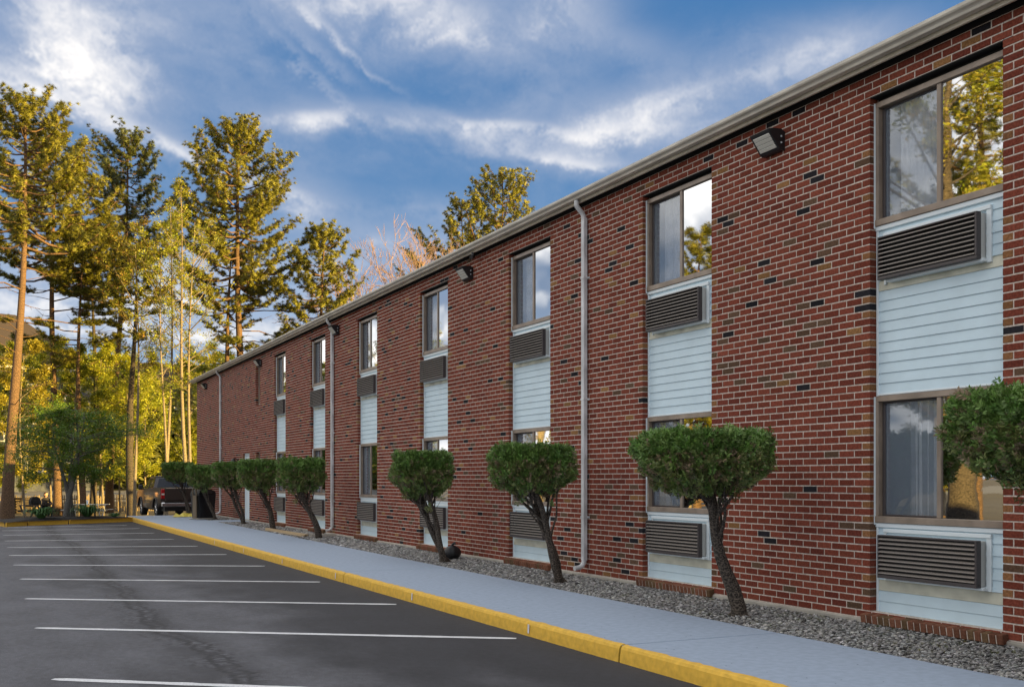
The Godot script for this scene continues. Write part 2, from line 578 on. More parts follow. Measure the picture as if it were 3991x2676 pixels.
func build_ground() -> void:
	var b := MB.new()
	# one sheet to the horizon
	var ts := [-400.0, -60.0, 0.0, 41.0, 54.0, 66.0, 76.0, 82.0, 88.0, 94.0, 100.0, 700.0]
	for k in ts.size() - 1:
		b.quad(P(-600, ts[k], -0.012), P(600, ts[k], -0.012), P(600, ts[k + 1], -0.012), P(-600, ts[k + 1], -0.012), Vector3.UP)
	struct("ground", b, M.litter)
	# car park
	b = MB.new()
	b.use_uv = true
	var lo := Vector2(-9.0, -6.0)
	var ext := Vector2(13.7, 48.0)
	var corners := [Vector2(-9, -6), Vector2(4.7, -6), Vector2(4.7, 42), Vector2(-9, 42)]
	for tr in [[0, 1, 2], [0, 2, 3]]:
		var q := []
		for k in tr: q.append(Vector3(corners[k].x, 0, -corners[k].y))
		b.flat(q[0], q[1], q[2], Vector3.UP)
	for p in b.v:
		b.u.append(Vector2((p.x - lo.x) / ext.x, (-p.z - lo.y) / ext.y))
	var lm := StandardMaterial3D.new()
	lm.albedo_texture = lot_texture()
	lm.roughness = 0.82
	detail(lm, tex(noise_image(512, 64, 0.16, 3, 0.45, 1.0)), 1.1)
	var lot := struct("car_park", b, lm)
	# rest of the asphalt, out to the left and behind the camera
	b = MB.new()
	b.quad(P(-9, -45, -0.004), P(4.7, -45, -0.004), P(4.7, -6, -0.004), P(-9, -6, -0.004), Vector3.UP)
	sheet(b, -9, 12, 42, 60.5, 3.0, 0.0)
	b.quad(P(-9, 42, 0), P(-9, 42, 0.0), P(12, 42, 0), P(12, 42, 0), Vector3.UP)
	struct("driveway", b, M.old_asphalt)
	b = MB.new()
	sheet(b, -200, 200, 86, 97, 2.0, 0.01)
	struct("road", b, M.road)
	# bay lines, from their outer end to the kerb end
	var lines := [[0.43, 8.72, 4.47, 5.75], [0.42, 11.79, 4.45, 9.03], [0.41, 14.72, 4.37, 12.11], [0.42, 17.65, 4.32, 15.22], [0.38, 20.57, 4.26, 18.42], [0.35, 23.19, 4.23, 21.57],
		[0.35, 25.87, 4.18, 24.51], [0.34, 28.63, 4.13, 27.62], [0.33, 31.54, 4.11, 30.97], [0.33, 34.3, 4.09, 34.03], [0.50, 36.55, 4.02, 36.62]]
	for l in lines:
		var m := MB.new()
		var a := Vector2(l[0], l[1])
		var e := Vector2(l[2], l[3])
		var n := 60
		var dir := (e - a).normalized()
		var side := Vector2(-dir.y, dir.x)
		var prev := []
		for k in n + 1:
			var c := a.lerp(e, float(k) / n)
			var wdt := 0.05 + rr(-0.006, 0.006)
			if k == 0 or k == n: wdt *= 0.6
			var q := [c + side * (wdt + rr(-0.004, 0.004)), c - side * wdt]
			if prev:
				m.quad(Vector3(prev[0].x, 0.004, -prev[0].y), Vector3(prev[1].x, 0.004, -prev[1].y), Vector3(q[1].x, 0.004, -q[1].y), Vector3(q[0].x, 0.004, -q[0].y), Vector3.UP)
			prev = q
		part("parking_line", m, M.line, lot)
	# far white line behind the island
	# kerb segments along the pavement, painted yellow, ragged where the paint ends on top
	var cuts := [-6.0, 0.0, 7.5, 15.0, 22.6, 30.2, 36.0, 41.0]
	var kerb := Node3D.new()
	kerb.name = "kerb"
	add_child(kerb)
	kerb.set_meta("kind", "structure")
	for k in cuts.size() - 1:
		kerb_run(kerb, Vector2(4.66 - 0.004 * cuts[k], cuts[k] + 0.012), Vector2(4.66 - 0.004 * cuts[k + 1], cuts[k + 1] - 0.012))
	# pale ticks on the kerb face, one at each bay line
	for l in [9.1, 12.2, 15.35, 18.5, 21.6, 24.6]:
		var m := MB.new()
		var x: float = 4.66 - 0.004 * l
		m.quad(Vector3(x - 0.003, 0.03, -l), Vector3(x + 0.0005, 0.115, -l), Vector3(x + 0.0005, 0.115, -l - 0.035), Vector3(x - 0.003, 0.03, -l - 0.035), Vector3.LEFT)
		part("paint_tick", m, M.line, kerb)
	# pavement slabs
	var walk := Node3D.new()
	walk.name = "pavement"
	add_child(walk)
	walk.set_meta("kind", "structure")
	var joints := [-6.0, 0.0, 7.5, 15.2, 22.9, 30.6, 38.3, 41.6]
	for k in joints.size() - 1:
		var m := MB.new()
		var a: float = joints[k] + 0.008
		var e: float = joints[k + 1] - 0.008
		var xa: float = 6.28 + 0.008 * maxf(joints[k] - 7.0, 0.0)
		var xe: float = 6.28 + 0.008 * maxf(joints[k + 1] - 7.0, 0.0)
		var top := 0.14
		var ia := 4.70 - 0.004 * a
		m.quad(Vector3(ia, top, -a - 0.006), Vector3(xa - 0.012, top, -a - 0.006), Vector3(xe - 0.012, top, -e + 0.006), Vector3(4.70 - 0.004 * e, top, -e + 0.006), Vector3.UP)
		m.quad(Vector3(ia, top, -a - 0.006), Vector3(xa - 0.012, top, -a - 0.006), Vector3(xa, top - 0.012, -a), Vector3(ia, top - 0.012, -a), Vector3(0, 1, 1))
		m.quad(Vector3(ia, top - 0.012, -a), Vector3(xa, top - 0.012, -a), Vector3(xa, 0.0, -a), Vector3(ia, 0.0, -a), Vector3(0, 0, 1))
		m.quad(Vector3(4.7 - 0.004 * e, top, -e + 0.006), Vector3(xe - 0.012, top, -e + 0.006), Vector3(xe, top - 0.012, -e), Vector3(4.7 - 0.004 * e, top - 0.012, -e), Vector3(0, 1, -1))
		m.quad(Vector3(4.7 - 0.004 * e, top - 0.012, -e), Vector3(xe, top - 0.012, -e), Vector3(xe, 0, -e), Vector3(4.7 - 0.004 * e, 0, -e), Vector3(0, 0, -1))
		m.quad(Vector3(xa - 0.012, top, -a - 0.006), Vector3(xa, top - 0.012, -a), Vector3(xe, top - 0.012, -e), Vector3(xe - 0.012, top, -e + 0.006), Vector3(1, 1, 0))
		m.quad(Vector3(xa, top - 0.012, -a), Vector3(xa, 0, -a), Vector3(xe, 0, -e), Vector3(xe, top - 0.012, -e), Vector3(1, 0, 0))
		part("slab", m, M.walk, walk)
	# short path to the door
	var dp := MB.new()
	dp.bevel(Vector3(7.0, 0.075, -35.3), Vector3(1.05, 0.13, 1.5), 0.01)
	part("door_path", dp, M.walk, walk)
	# gravel strip
	b = MB.new()
	b.box(Vector3(6.26, -0.05, -41.6), Vector3(WALL + 0.02, 0.105, 6.0))
	struct("gravel_bed", b, M.gravel_bed)
	build_gravel()
	build_island()

func kerb_run(parent: Node3D, a: Vector2, e: Vector2) -> void:
	# a and e: foot of the kerb face; the pavement lies to the right of the way from a to e
	var m := MB.new()
	var dir := (e - a).normalized()
	var right := Vector2(dir.y, -dir.x)
	var len_ := a.distance_to(e)
	var n := maxi(4, int(len_ / 0.07))
	var prev := []
	for k in n + 1:
		var c := a.lerp(e, float(k) / n)
		var wob := rr(-0.004, 0.004)
		var lip := 0.070 + rr(-0.018, 0.016)
		var prof := [[0.0 + wob * 0.5, -0.02], [0.006 + wob, 0.06], [0.012 + wob, 0.108], [0.024, 0.130], [0.046, 0.1425], [lip, 0.1445]]
		var row := []
		for p in prof:
			var q: Vector2 = c + right * p[0]
			row.append(Vector3(q.x, p[1], -q.y))
		if prev:
			for j in row.size() - 1:
				m.quad(prev[j], prev[j + 1], row[j + 1], row[j], Vector3(-right.x, 0.7 + j * 0.5, right.y))
		else:
			for j in row.size() - 1:
				m.flat(row[j], row[j + 1], row[0] + Vector3(right.x * 0.06, 0, -right.y * 0.06), Vector3(-dir.x, 0, dir.y))
		prev = row
	part("kerb_stone", m, M.kerb, parent)

func build_gravel() -> void:
	var stone := MB.new()
	# a rough pebble: squashed, dented octahedral ball
	var ring := []
	rng.seed = 5
	for j in 6:
		var a := TAU * j / 6.0
		ring.append(Vector3(cos(a), rr(-0.15, 0.15), sin(a)) * rr(0.8, 1.1))
	var ring2 := []
	for j in 5:
		var a := TAU * (j + 0.5) / 5.0
		ring2.append(Vector3(cos(a) * 0.6, rr(0.45, 0.65), sin(a) * 0.6))
	for j in 6:
		var a: Vector3 = ring[j]; var c: Vector3 = ring[(j + 1) % 6]
		var t: Vector3 = ring2[j % 5]; var t2: Vector3 = ring2[(j + 1) % 5]
		stone.flat(a, c, t, a + c + Vector3.UP)
		stone.flat(c, t2, t, c + t2 + Vector3.UP)
		stone.flat(a, c, Vector3(0, -0.6, 0), a + c - Vector3.UP)
	for j in 3:
		stone.flat(ring2[0], ring2[j + 1], ring2[(j + 2) % 5], Vector3.UP)
	var m := mat(Color.WHITE, 0.85, M.fine, 6.0)
	m.vertex_color_use_as_albedo = true
	var xfs := []
	var cols := []
	for zone in [[4.0, 12.0, 1500.0, 0.017], [12.0, 20.0, 850.0, 0.022], [20.0, 41.4, 330.0, 0.034]]:
		var count := int((zone[1] - zone[0]) * 1.2 * zone[2])
		for k in count:
			var t := rr(zone[0], zone[1])
			var x := rr(6.28 + 0.008 * maxf(t - 7.0, 0.0), WALL)
			if t > 34.5 and t < 36.1: continue
			var s: float = zone[3] * rr(0.6, 1.35)
			var bs := Basis.from_euler(Vector3(rr(-0.6, 0.6), rr(0, TAU), rr(-0.6, 0.6))).scaled(Vector3(s * rr(0.8, 1.3), s * rr(0.6, 1.0), s * rr(0.7, 1.1)))
			xfs.append(Transform3D(bs, Vector3(x, 0.108 + rr(0.0, 0.022), -t)))
			var g := rr(0.14, 0.52)
			if rng.randf() < 0.08: g = rr(0.6, 0.82)
			cols.append(Color(g * rr(0.96, 1.06), g, g * rr(0.9, 1.02)))
	var o := many("gravel", stone.mesh(), m, xfs, cols, self)
	o.set_meta("kind", "stuff")
	tag(o, "loose grey stone chippings along the foot of the brick wall", "gravel")
	# a few weeds and dead leaves among the stones
	var blade := MB.new()
	for k in 9:
		var a := rr(0, TAU)
		var d := Vector3(cos(a), 0, sin(a))
		var tip := d * rr(0.4, 1.0) + Vector3.UP * rr(0.4, 1.0)
		var s := d.cross(Vector3.UP) * 0.08
		blade.flat(s, -s, tip, Vector3.UP + d)
	xfs = []; cols = []
	for spot in [[7.3, 7.2], [6.5, 9.0], [7.35, 5.9], [6.6, 7.9], [7.4, 13.6], [6.6, 10.6], [7.45, 9.9], [6.7, 6.4], [7.2, 6.5], [7.3, 8.3]]:
		for k in 16:
			var s := rr(0.02, 0.05)
			xfs.append(Transform3D(Basis(Vector3.UP, rr(0, TAU)).scaled(Vector3(s, s, s)), Vector3(spot[0] + rr(-0.22, 0.22), 0.115, -spot[1] + rr(-0.3, 0.3))))
			cols.append(Color(0.07, 0.12, 0.03).lerp(Color(0.22, 0.17, 0.06), rng.randf() * 0.8))
	o = many("weeds", blade.mesh(), M.grass, xfs, cols, self)
	o.set_meta("kind", "stuff")
	tag(o, "small green weeds sprouting among the grey chippings", "weeds")

func build_island() -> void:
	var isl := Node3D.new()
	isl.name = "planting_island"
	add_child(isl)
	isl.set_meta("kind", "structure")
	kerb_run(isl, Vector2(0.45, 36.9), Vector2(1.1, 37.6))
	kerb_run(isl, Vector2(1.12, 37.62), Vector2(2.35, 38.3))
	kerb_run(isl, Vector2(2.38, 38.32), Vector2(4.5, 39.6))
	kerb_run(isl, Vector2(0.0, 39.6), Vector2(0.44, 36.92))
	# mulch, slightly domed
	var m := MB.new()
	var rim := [Vector2(0.5, 36.98), Vector2(1.15, 37.68), Vector2(2.4, 38.4), Vector2(4.5, 39.7), Vector2(4.5, 40.9), Vector2(2.8, 40.9), Vector2(1.2, 40.5), Vector2(0.1, 39.6)]
	var mid := Vector2(2.3, 39.4)
	for k in rim.size():
		var a: Vector2 = rim[k]; var c: Vector2 = rim[(k + 1) % rim.size()]
		var a2 := a.lerp(mid, 0.4); var c2 := c.lerp(mid, 0.4)
		m.quad(Vector3(a.x, 0.13, -a.y), Vector3(c.x, 0.13, -c.y), Vector3(c2.x, 0.20, -c2.y), Vector3(a2.x, 0.20, -a2.y), Vector3.UP)
		m.flat(Vector3(a2.x, 0.20, -a2.y), Vector3(c2.x, 0.20, -c2.y), Vector3(mid.x, 0.22, -mid.y), Vector3.UP)
		m.quad(Vector3(a.x, 0.13, -a.y), Vector3(c.x, 0.13, -c.y), Vector3(c.x, -0.02, -c.y), Vector3(a.x, -0.02, -a.y), Vector3(a.x - mid.x, 0, mid.y - a.y))
	part("mulch", m, M.mulch, isl)

# ---------------------------------------------------------------- the motel
var bays := []      # [near t, far t] of each bay
var holes := []     # [t0, t1, y0, y1]

func W(t: float, y: float, out := 0.0) -> Vector3:
	return Vector3(WALL - out, y, -t)

func wbox(b: MB, t0: float, t1: float, y0: float, y1: float, out0: float, out1: float) -> void:
	b.box(Vector3(WALL - out1, y0, -t1), Vector3(WALL - out0, y1, -t0))

func wbevel(b: MB, t0: float, t1: float, y0: float, y1: float, out0: float, out1: float, r: float) -> void:
	b.bevel(Vector3(WALL - (out0 + out1) * 0.5, (y0 + y1) * 0.5, -(t0 + t1) * 0.5), Vector3(out1 - out0, y1 - y0, t1 - t0), r)

const TOP := 5.3426
const HEAD := 5.1329
const WALL_START := -30.0

func build_motel() -> void:
	var motel := thing("motel_building", "long two-storey red brick motel wing with white siding panels and wall air conditioners", "building", Vector3.ZERO)
	for k in range(-1, 7):
		bays.append([6.20 + 3.985 * k, 7.69 + 3.955 * k])
	for p in bays:
		holes.append([p[0], p[1], 0.2399, HEAD])
	holes.append([33.3, 33.9, 3.8044, HEAD])
	holes.append([33.3, 33.85, 1.0088, 2.3369])
	holes.append([34.8, 35.8, 0.12, 2.3369])
	# mortar-faced wall with its openings left out
	var wall := MB.new()
	var ts := [WALL_START, WALL_END]
	for h in holes: ts.append(h[0]); ts.append(h[1])
	ts.sort()
	for k in ts.size() - 1:
		var a: float = ts[k]; var e: float = ts[k + 1]
		if e - a < 1e-4: continue
		var ys := [[0.05, TOP + 0.1]]
		for h in holes:
			if h[0] < a + 1e-4 and h[1] > e - 1e-4:
				var nxt := []
				for y in ys:
					if h[2] > y[0]: nxt.append([y[0], minf(h[2], y[1])])
					if h[3] < y[1]: nxt.append([maxf(h[3], y[0]), y[1]])
				ys = nxt
		# pull the joint faces in from the opening by 8 mm, so that the bricks stand proud there too
		var ia := 0.0
		var ie := 0.0
		for h in holes:
			if absf(h[1] - a) < 1e-4: ia = 0.006
			if absf(h[0] - e) < 1e-4: ie = 0.006
		for y in ys:
			var pa := ia if y[1] - y[0] > 3.0 or ys.size() > 1 else 0.0
			wbox(wall, a + pa, e - (ie if pa == ia else 0.0), y[0], y[1], -0.18, -0.0042)
	var wp := part("wall", wall, M.mortar, motel)
	build_bricks(wp)
	# concrete footing showing under the lowest course
	var foot := MB.new()
	wbevel(foot, WALL_START, WALL_END, 0.02, 0.166, -0.1, 0.022, 0.012)
	part("footing", foot, M.concrete, motel)
	# shell of the rest: rooms, floors, far walls
	var shell := MB.new()
	for y in [[0.0, 0.17], [2.45, 2.68], [TOP + 0.1, TOP + 0.3]]:
		shell.box(Vector3(WALL + 0.18, y[0], -WALL_END + 0.2), Vector3(21.5, y[1], -WALL_START - 0.2))
	for p in bays:
		for t in [p[1] + 0.9]:
			shell.box(Vector3(WALL + 0.18, 0.17, -t - 0.06), Vector3(12.0, 2.45, -t + 0.06))
			shell.box(Vector3(WALL + 0.18, 2.68, -t - 0.06), Vector3(12.0, TOP + 0.1, -t + 0.06))
	shell.box(Vector3(12.0, 0.17, -WALL_END + 0.2), Vector3(12.15, 2.45, -WALL_START - 0.2))
	shell.box(Vector3(12.0, 2.68, -WALL_END + 0.2), Vector3(12.15, TOP + 0.1, -WALL_START - 0.2))
	part("interior", shell, M.room, motel)
	var ends := MB.new()
	ends.box(Vector3(WALL + 0.172, 0.0, -WALL_END), Vector3(21.5, TOP + 0.3, -WALL_END + 0.2))
	ends.box(Vector3(WALL + 0.172, 0.0, -WALL_START - 0.2), Vector3(21.5, TOP + 0.3, -WALL_START))
	ends.box(Vector3(21.5, 0.0, -WALL_END), Vector3(21.7, TOP + 0.3, -WALL_START))
	part("end_wall", ends, mat(lin(0.2, 0.075, 0.05), 0.9, M.fine, 2.0), motel)
	# roof
	var roof := MB.new()
	roof.prism(PackedVector2Array([Vector2(WALL - 0.2, 5.475), Vector2(14.6, 6.45), Vector2(21.95, 5.475), Vector2(21.95, 5.41), Vector2(14.6, 6.35), Vector2(WALL - 0.2, 5.42)]), -WALL_END - 0.35, -WALL_START)
	roof.prism(PackedVector2Array([Vector2(WALL + 0.2, 5.42), Vector2(14.6, 6.35), Vector2(21.5, 5.42)]), -WALL_END + 0.02, -WALL_END + 0.15)
	part("roof", roof, M.roof, motel)
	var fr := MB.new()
	wbox(fr, WALL_START, WALL_END, TOP, 5.405, -0.15, 0.004)  # near-black strip at the wall top: the shade under the eave, as colour
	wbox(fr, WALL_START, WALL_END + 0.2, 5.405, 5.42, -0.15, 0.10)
	part("eave_shade_strip", fr, M.eave_shade_strip, motel)
	var fa := MB.new()
	wbevel(fa, WALL_START, WALL_END + 0.3, 5.352, 5.47, 0.10, 0.128, 0.004)
	part("fascia", fa, M.fascia, motel)
	# K-style gutter
	var g := MB.new()
	var prof := PackedVector2Array([Vector2(0.129, 5.396), Vector2(0.129, 5.462), Vector2(0.134, 5.462), Vector2(0.134, 5.401), Vector2(0.193, 5.401), Vector2(0.200, 5.418), Vector2(0.212, 5.432), Vector2(0.231, 5.442), Vector2(0.238, 5.452),
		Vector2(0.240, 5.468), Vector2(0.228, 5.468), Vector2(0.228, 5.475), Vector2(0.252, 5.475), Vector2(0.250, 5.448), Vector2(0.242, 5.434), Vector2(0.222, 5.423), Vector2(0.211, 5.412), Vector2(0.207, 5.398), Vector2(0.203, 5.390), Vector2(0.14, 5.390)])
	var flip := PackedVector2Array()
	for p in prof: flip.append(Vector2(WALL - p.x, p.y))
	g.prism(flip, -WALL_END - 0.32, -WALL_START)
	part("gutter", g, M.gutter, motel)
	# end cap of the gutter
	var gc := MB.new()
	gc.prism(PackedVector2Array([flip[0], flip[1], flip[12], flip[13], flip[14], flip[15], flip[16], flip[17], flip[18]]), -WALL_END - 0.325, -WALL_END - 0.321)
	part("gutter_cap", gc, M.gutter, motel)
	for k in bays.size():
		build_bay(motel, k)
	for t in [13.07, 25.36, 39.4]:
		downspout(motel, t)
	for t in [9.06, 17.16, 25.05, 33.2, 42.4, 1.1]:
		wall_light(motel, t)
	security_camera(motel, 16.75)
	# slit windows and the door at the far end
	for h in [[33.3, 33.9, 3.8044, HEAD], [33.3, 33.85, 1.0088, 2.3369]]:
		var wn := node("window", motel)
		var f := MB.new()
		wbevel(f, h[0] + 0.001, h[0] + 0.05, h[2], h[3], -0.16, -0.09, 0.004)
		wbevel(f, h[1] - 0.05, h[1] - 0.001, h[2], h[3], -0.16, -0.09, 0.004)
		wbevel(f, h[0] + 0.05, h[1] - 0.05, h[2] + 0.001, h[2] + 0.05, -0.16, -0.09, 0.004)
		wbevel(f, h[0] + 0.05, h[1] - 0.05, h[3] - 0.05, h[3] - 0.001, -0.16, -0.09, 0.004)
		part("frame", f, M.bronze, wn)
		var p := MB.new()
		wbox(p, h[0] + 0.045, h[1] - 0.045, h[2] + 0.045, h[3] - 0.045, -0.135, -0.13)
		part("pane", p, M.coated, wn)
	var dr := node("door", motel)
	var d := MB.new()
	wbevel(d, 34.86, 35.74, 0.17, 2.26, -0.15, -0.10, 0.004)
	part("leaf", d, M.trim, dr)
	d = MB.new()
	wbevel(d, 34.80, 34.86, 0.14, 2.335, -0.16, -0.07, 0.004)
	wbevel(d, 35.74, 35.80, 0.14, 2.335, -0.16, -0.07, 0.004)
	wbevel(d, 34.86, 35.74, 2.26, 2.335, -0.16, -0.07, 0.004)
	part("frame", d, M.trim, dr)
	d = MB.new()
	wbox(d, 35.05, 35.55, 1.35, 2.1, -0.1, -0.096)
	part("pane", d, M.coated, dr)
	d = MB.new()
	d.tube([W(34.97, 1.1, -0.1), W(34.97, 1.1, -0.04)], [0.02, 0.03], 8)
	part("handle", d, M.bronze, dr)
	# small lamp beside the door
	var pl := node("porch_lamp", motel)
	d = MB.new()
	d.tube([W(36.5, 2.12, 0.0), W(36.5, 2.12, 0.03)], [0.06, 0.06], 10)
	d.tube([W(36.5, 2.12, 0.03), W(36.5, 2.2, 0.1), W(36.5, 2.17, 0.16)], [0.015, 0.015, 0.015], 6)
	part("arm", d, M.lamp_black, pl)
	d = MB.new()
	d.xf = Transform3D(Basis.IDENTITY, W(36.5, 2.05, 0.16))
	d.lathe([Vector2(0.02, 0.13), Vector2(0.06, 0.11), Vector2(0.095, 0.03), Vector2(0.10, 0.0), Vector2(0.09, 0.0), Vector2(0.0, 0.05)])
	part("shade", d, M.lamp_black, pl)

func brick_tone() -> Color:
	var k := rng.randf()
	var b := rr(0.80, 1.18)
	if k < 0.035: return Color(0.024, 0.023, 0.027) * rr(0.8, 1.5)
	if k < 0.055: return Color(0.36, 0.185, 0.075) * b
	if k < 0.095: return Color(0.16, 0.095, 0.06) * b
	if k < 0.30: return Color(0.235, 0.062, 0.042) * b
	if k < 0.55: return Color(0.285, 0.080, 0.050) * b
	return Color(0.26, 0.068, 0.043) * b

func build_bricks(wall: Node3D) -> void:
	# one brick, its face towards -x, chamfered arrises; 1 x 1 x 1 before scaling
	var m := MB.new()
	var cx := 0.035   # chamfer as a share of depth
	var cy := 0.045
	var cz := 0.016
	var f := [Vector3(-0.5, -0.5 + cy, -0.5 + cz), Vector3(-0.5, 0.5 - cy, -0.5 + cz), Vector3(-0.5, 0.5 - cy, 0.5 - cz), Vector3(-0.5, -0.5 + cy, 0.5 - cz)]
	var r := [Vector3(-0.5 + cx, -0.5, -0.5), Vector3(-0.5 + cx, 0.5, -0.5), Vector3(-0.5 + cx, 0.5, 0.5), Vector3(-0.5 + cx, -0.5, 0.5)]
	m.quad(f[0], f[1], f[2], f[3], Vector3.LEFT)
	for k in 4:
		var j := (k + 1) % 4
		var o: Vector3 = (r[k] + r[j]) * Vector3(0, 1, 1)
		m.quad(f[k], f[j], r[j], r[k], o + Vector3.LEFT)
		m.quad(r[k], r[j], r[j] * Vector3(0, 1, 1) + Vector3.RIGHT * 0.5, r[k] * Vector3(0, 1, 1) + Vector3.RIGHT * 0.5, o)
	var mesh := m.mesh()
	var list := []
	rng.seed = 99
	var joint := 0.0122
	for c in 74:
		var y0 := BRICK_BASE + COURSE * c
		var ym := y0 + COURSE * 0.5
		var spans := [[-6.0, WALL_END]]
		for h in holes:
			if h[2] < ym and h[3] > ym:
				var nxt := []
				for s in spans:
					if h[1] <= s[0] or h[0] >= s[1]:
						nxt.append(s); continue
					if h[0] > s[0]: nxt.append([s[0], h[0]])
					if h[1] < s[1]: nxt.append([h[1], s[1]])
				spans = nxt
		for s in spans:
			var halves := int(round((s[1] - s[0]) / 0.1035))
			var unit: float = (s[1] - s[0]) / halves
			var at: float = s[0]
			var left := halves
			var first := true
			while left > 0:
				var w := 2
				if first and c % 2 == 1: w = 1
				if left == 1: w = 1
				var corner: bool = (first and s[0] > -5.9) or left - w <= 0
				var col := brick_tone()
				if w == 1 and corner and rng.randf() < 0.55: col = Color(0.36, 0.17, 0.075) * rr(0.75, 1.1)
				var l := unit * w
				var a0 := at + (0.0 if first and s[0] > -5.9 else joint * 0.5)
				var a1 := at + l - (0.0 if left - w <= 0 else joint * 0.5)
				var depth := 0.10
				var proud := rr(-0.0012, 0.0012)
				var x := Transform3D(Basis.from_euler(Vector3(rr(-0.006, 0.006), rr(-0.004, 0.004), 0)) * Basis.from_scale(Vector3(depth, COURSE - joint + rr(-0.0012, 0.0012), a1 - a0)), W((a0 + a1) * 0.5, ym + rr(-0.0008, 0.0008), proud - depth * 0.5))
				list.append([x, col, at + l * 0.5, ym])
				at += l
				left -= w
				first = false
	# the 300 that show largest in view become single bricks, the rest one part
	var keyed := []
	for k in list.size():
		var e = list[k]
		var z: float = WALL * sin(TURN) + e[2] * cos(TURN)
		var a: float = (WALL * cos(TURN) - e[2] * sin(TURN)) / z
		var b: float = (e[3] - EYE) / z
		if absf(a) < 0.477 and b < 0.446 and b > -0.194:
			keyed.append([z, k])
	keyed.sort_custom(func(p, q): return p[0] < q[0])
	var single := {}
	for k in 300: single[keyed[k][1]] = true
	var mats := {}
	var xfs := []
	var cols := []
	for k in list.size():
		var e = list[k]
		if single.has(k):
			var c: Color = e[1]
			var key := "%d_%d_%d" % [int(c.r * 60), int(c.g * 60), int(c.b * 60)]
			if not mats.has(key):
				var mm: StandardMaterial3D = M.brick_copies.duplicate()
				mm.vertex_color_use_as_albedo = false
				mm.albedo_color = lin(c.r, c.g, c.b)
				mats[key] = mm
			inst("brick", mesh, mats[key], wall, e[0])
		else:
			xfs.append(e[0]); cols.append(e[1])
	var rest := many("bricks", mesh, M.brick_copies, xfs, cols, wall)
	rest.set_meta("kind", "stuff")
	print("bricks ", list.size(), " tones ", mats.size())

var slat_mesh: ArrayMesh
var board_meshes := {}

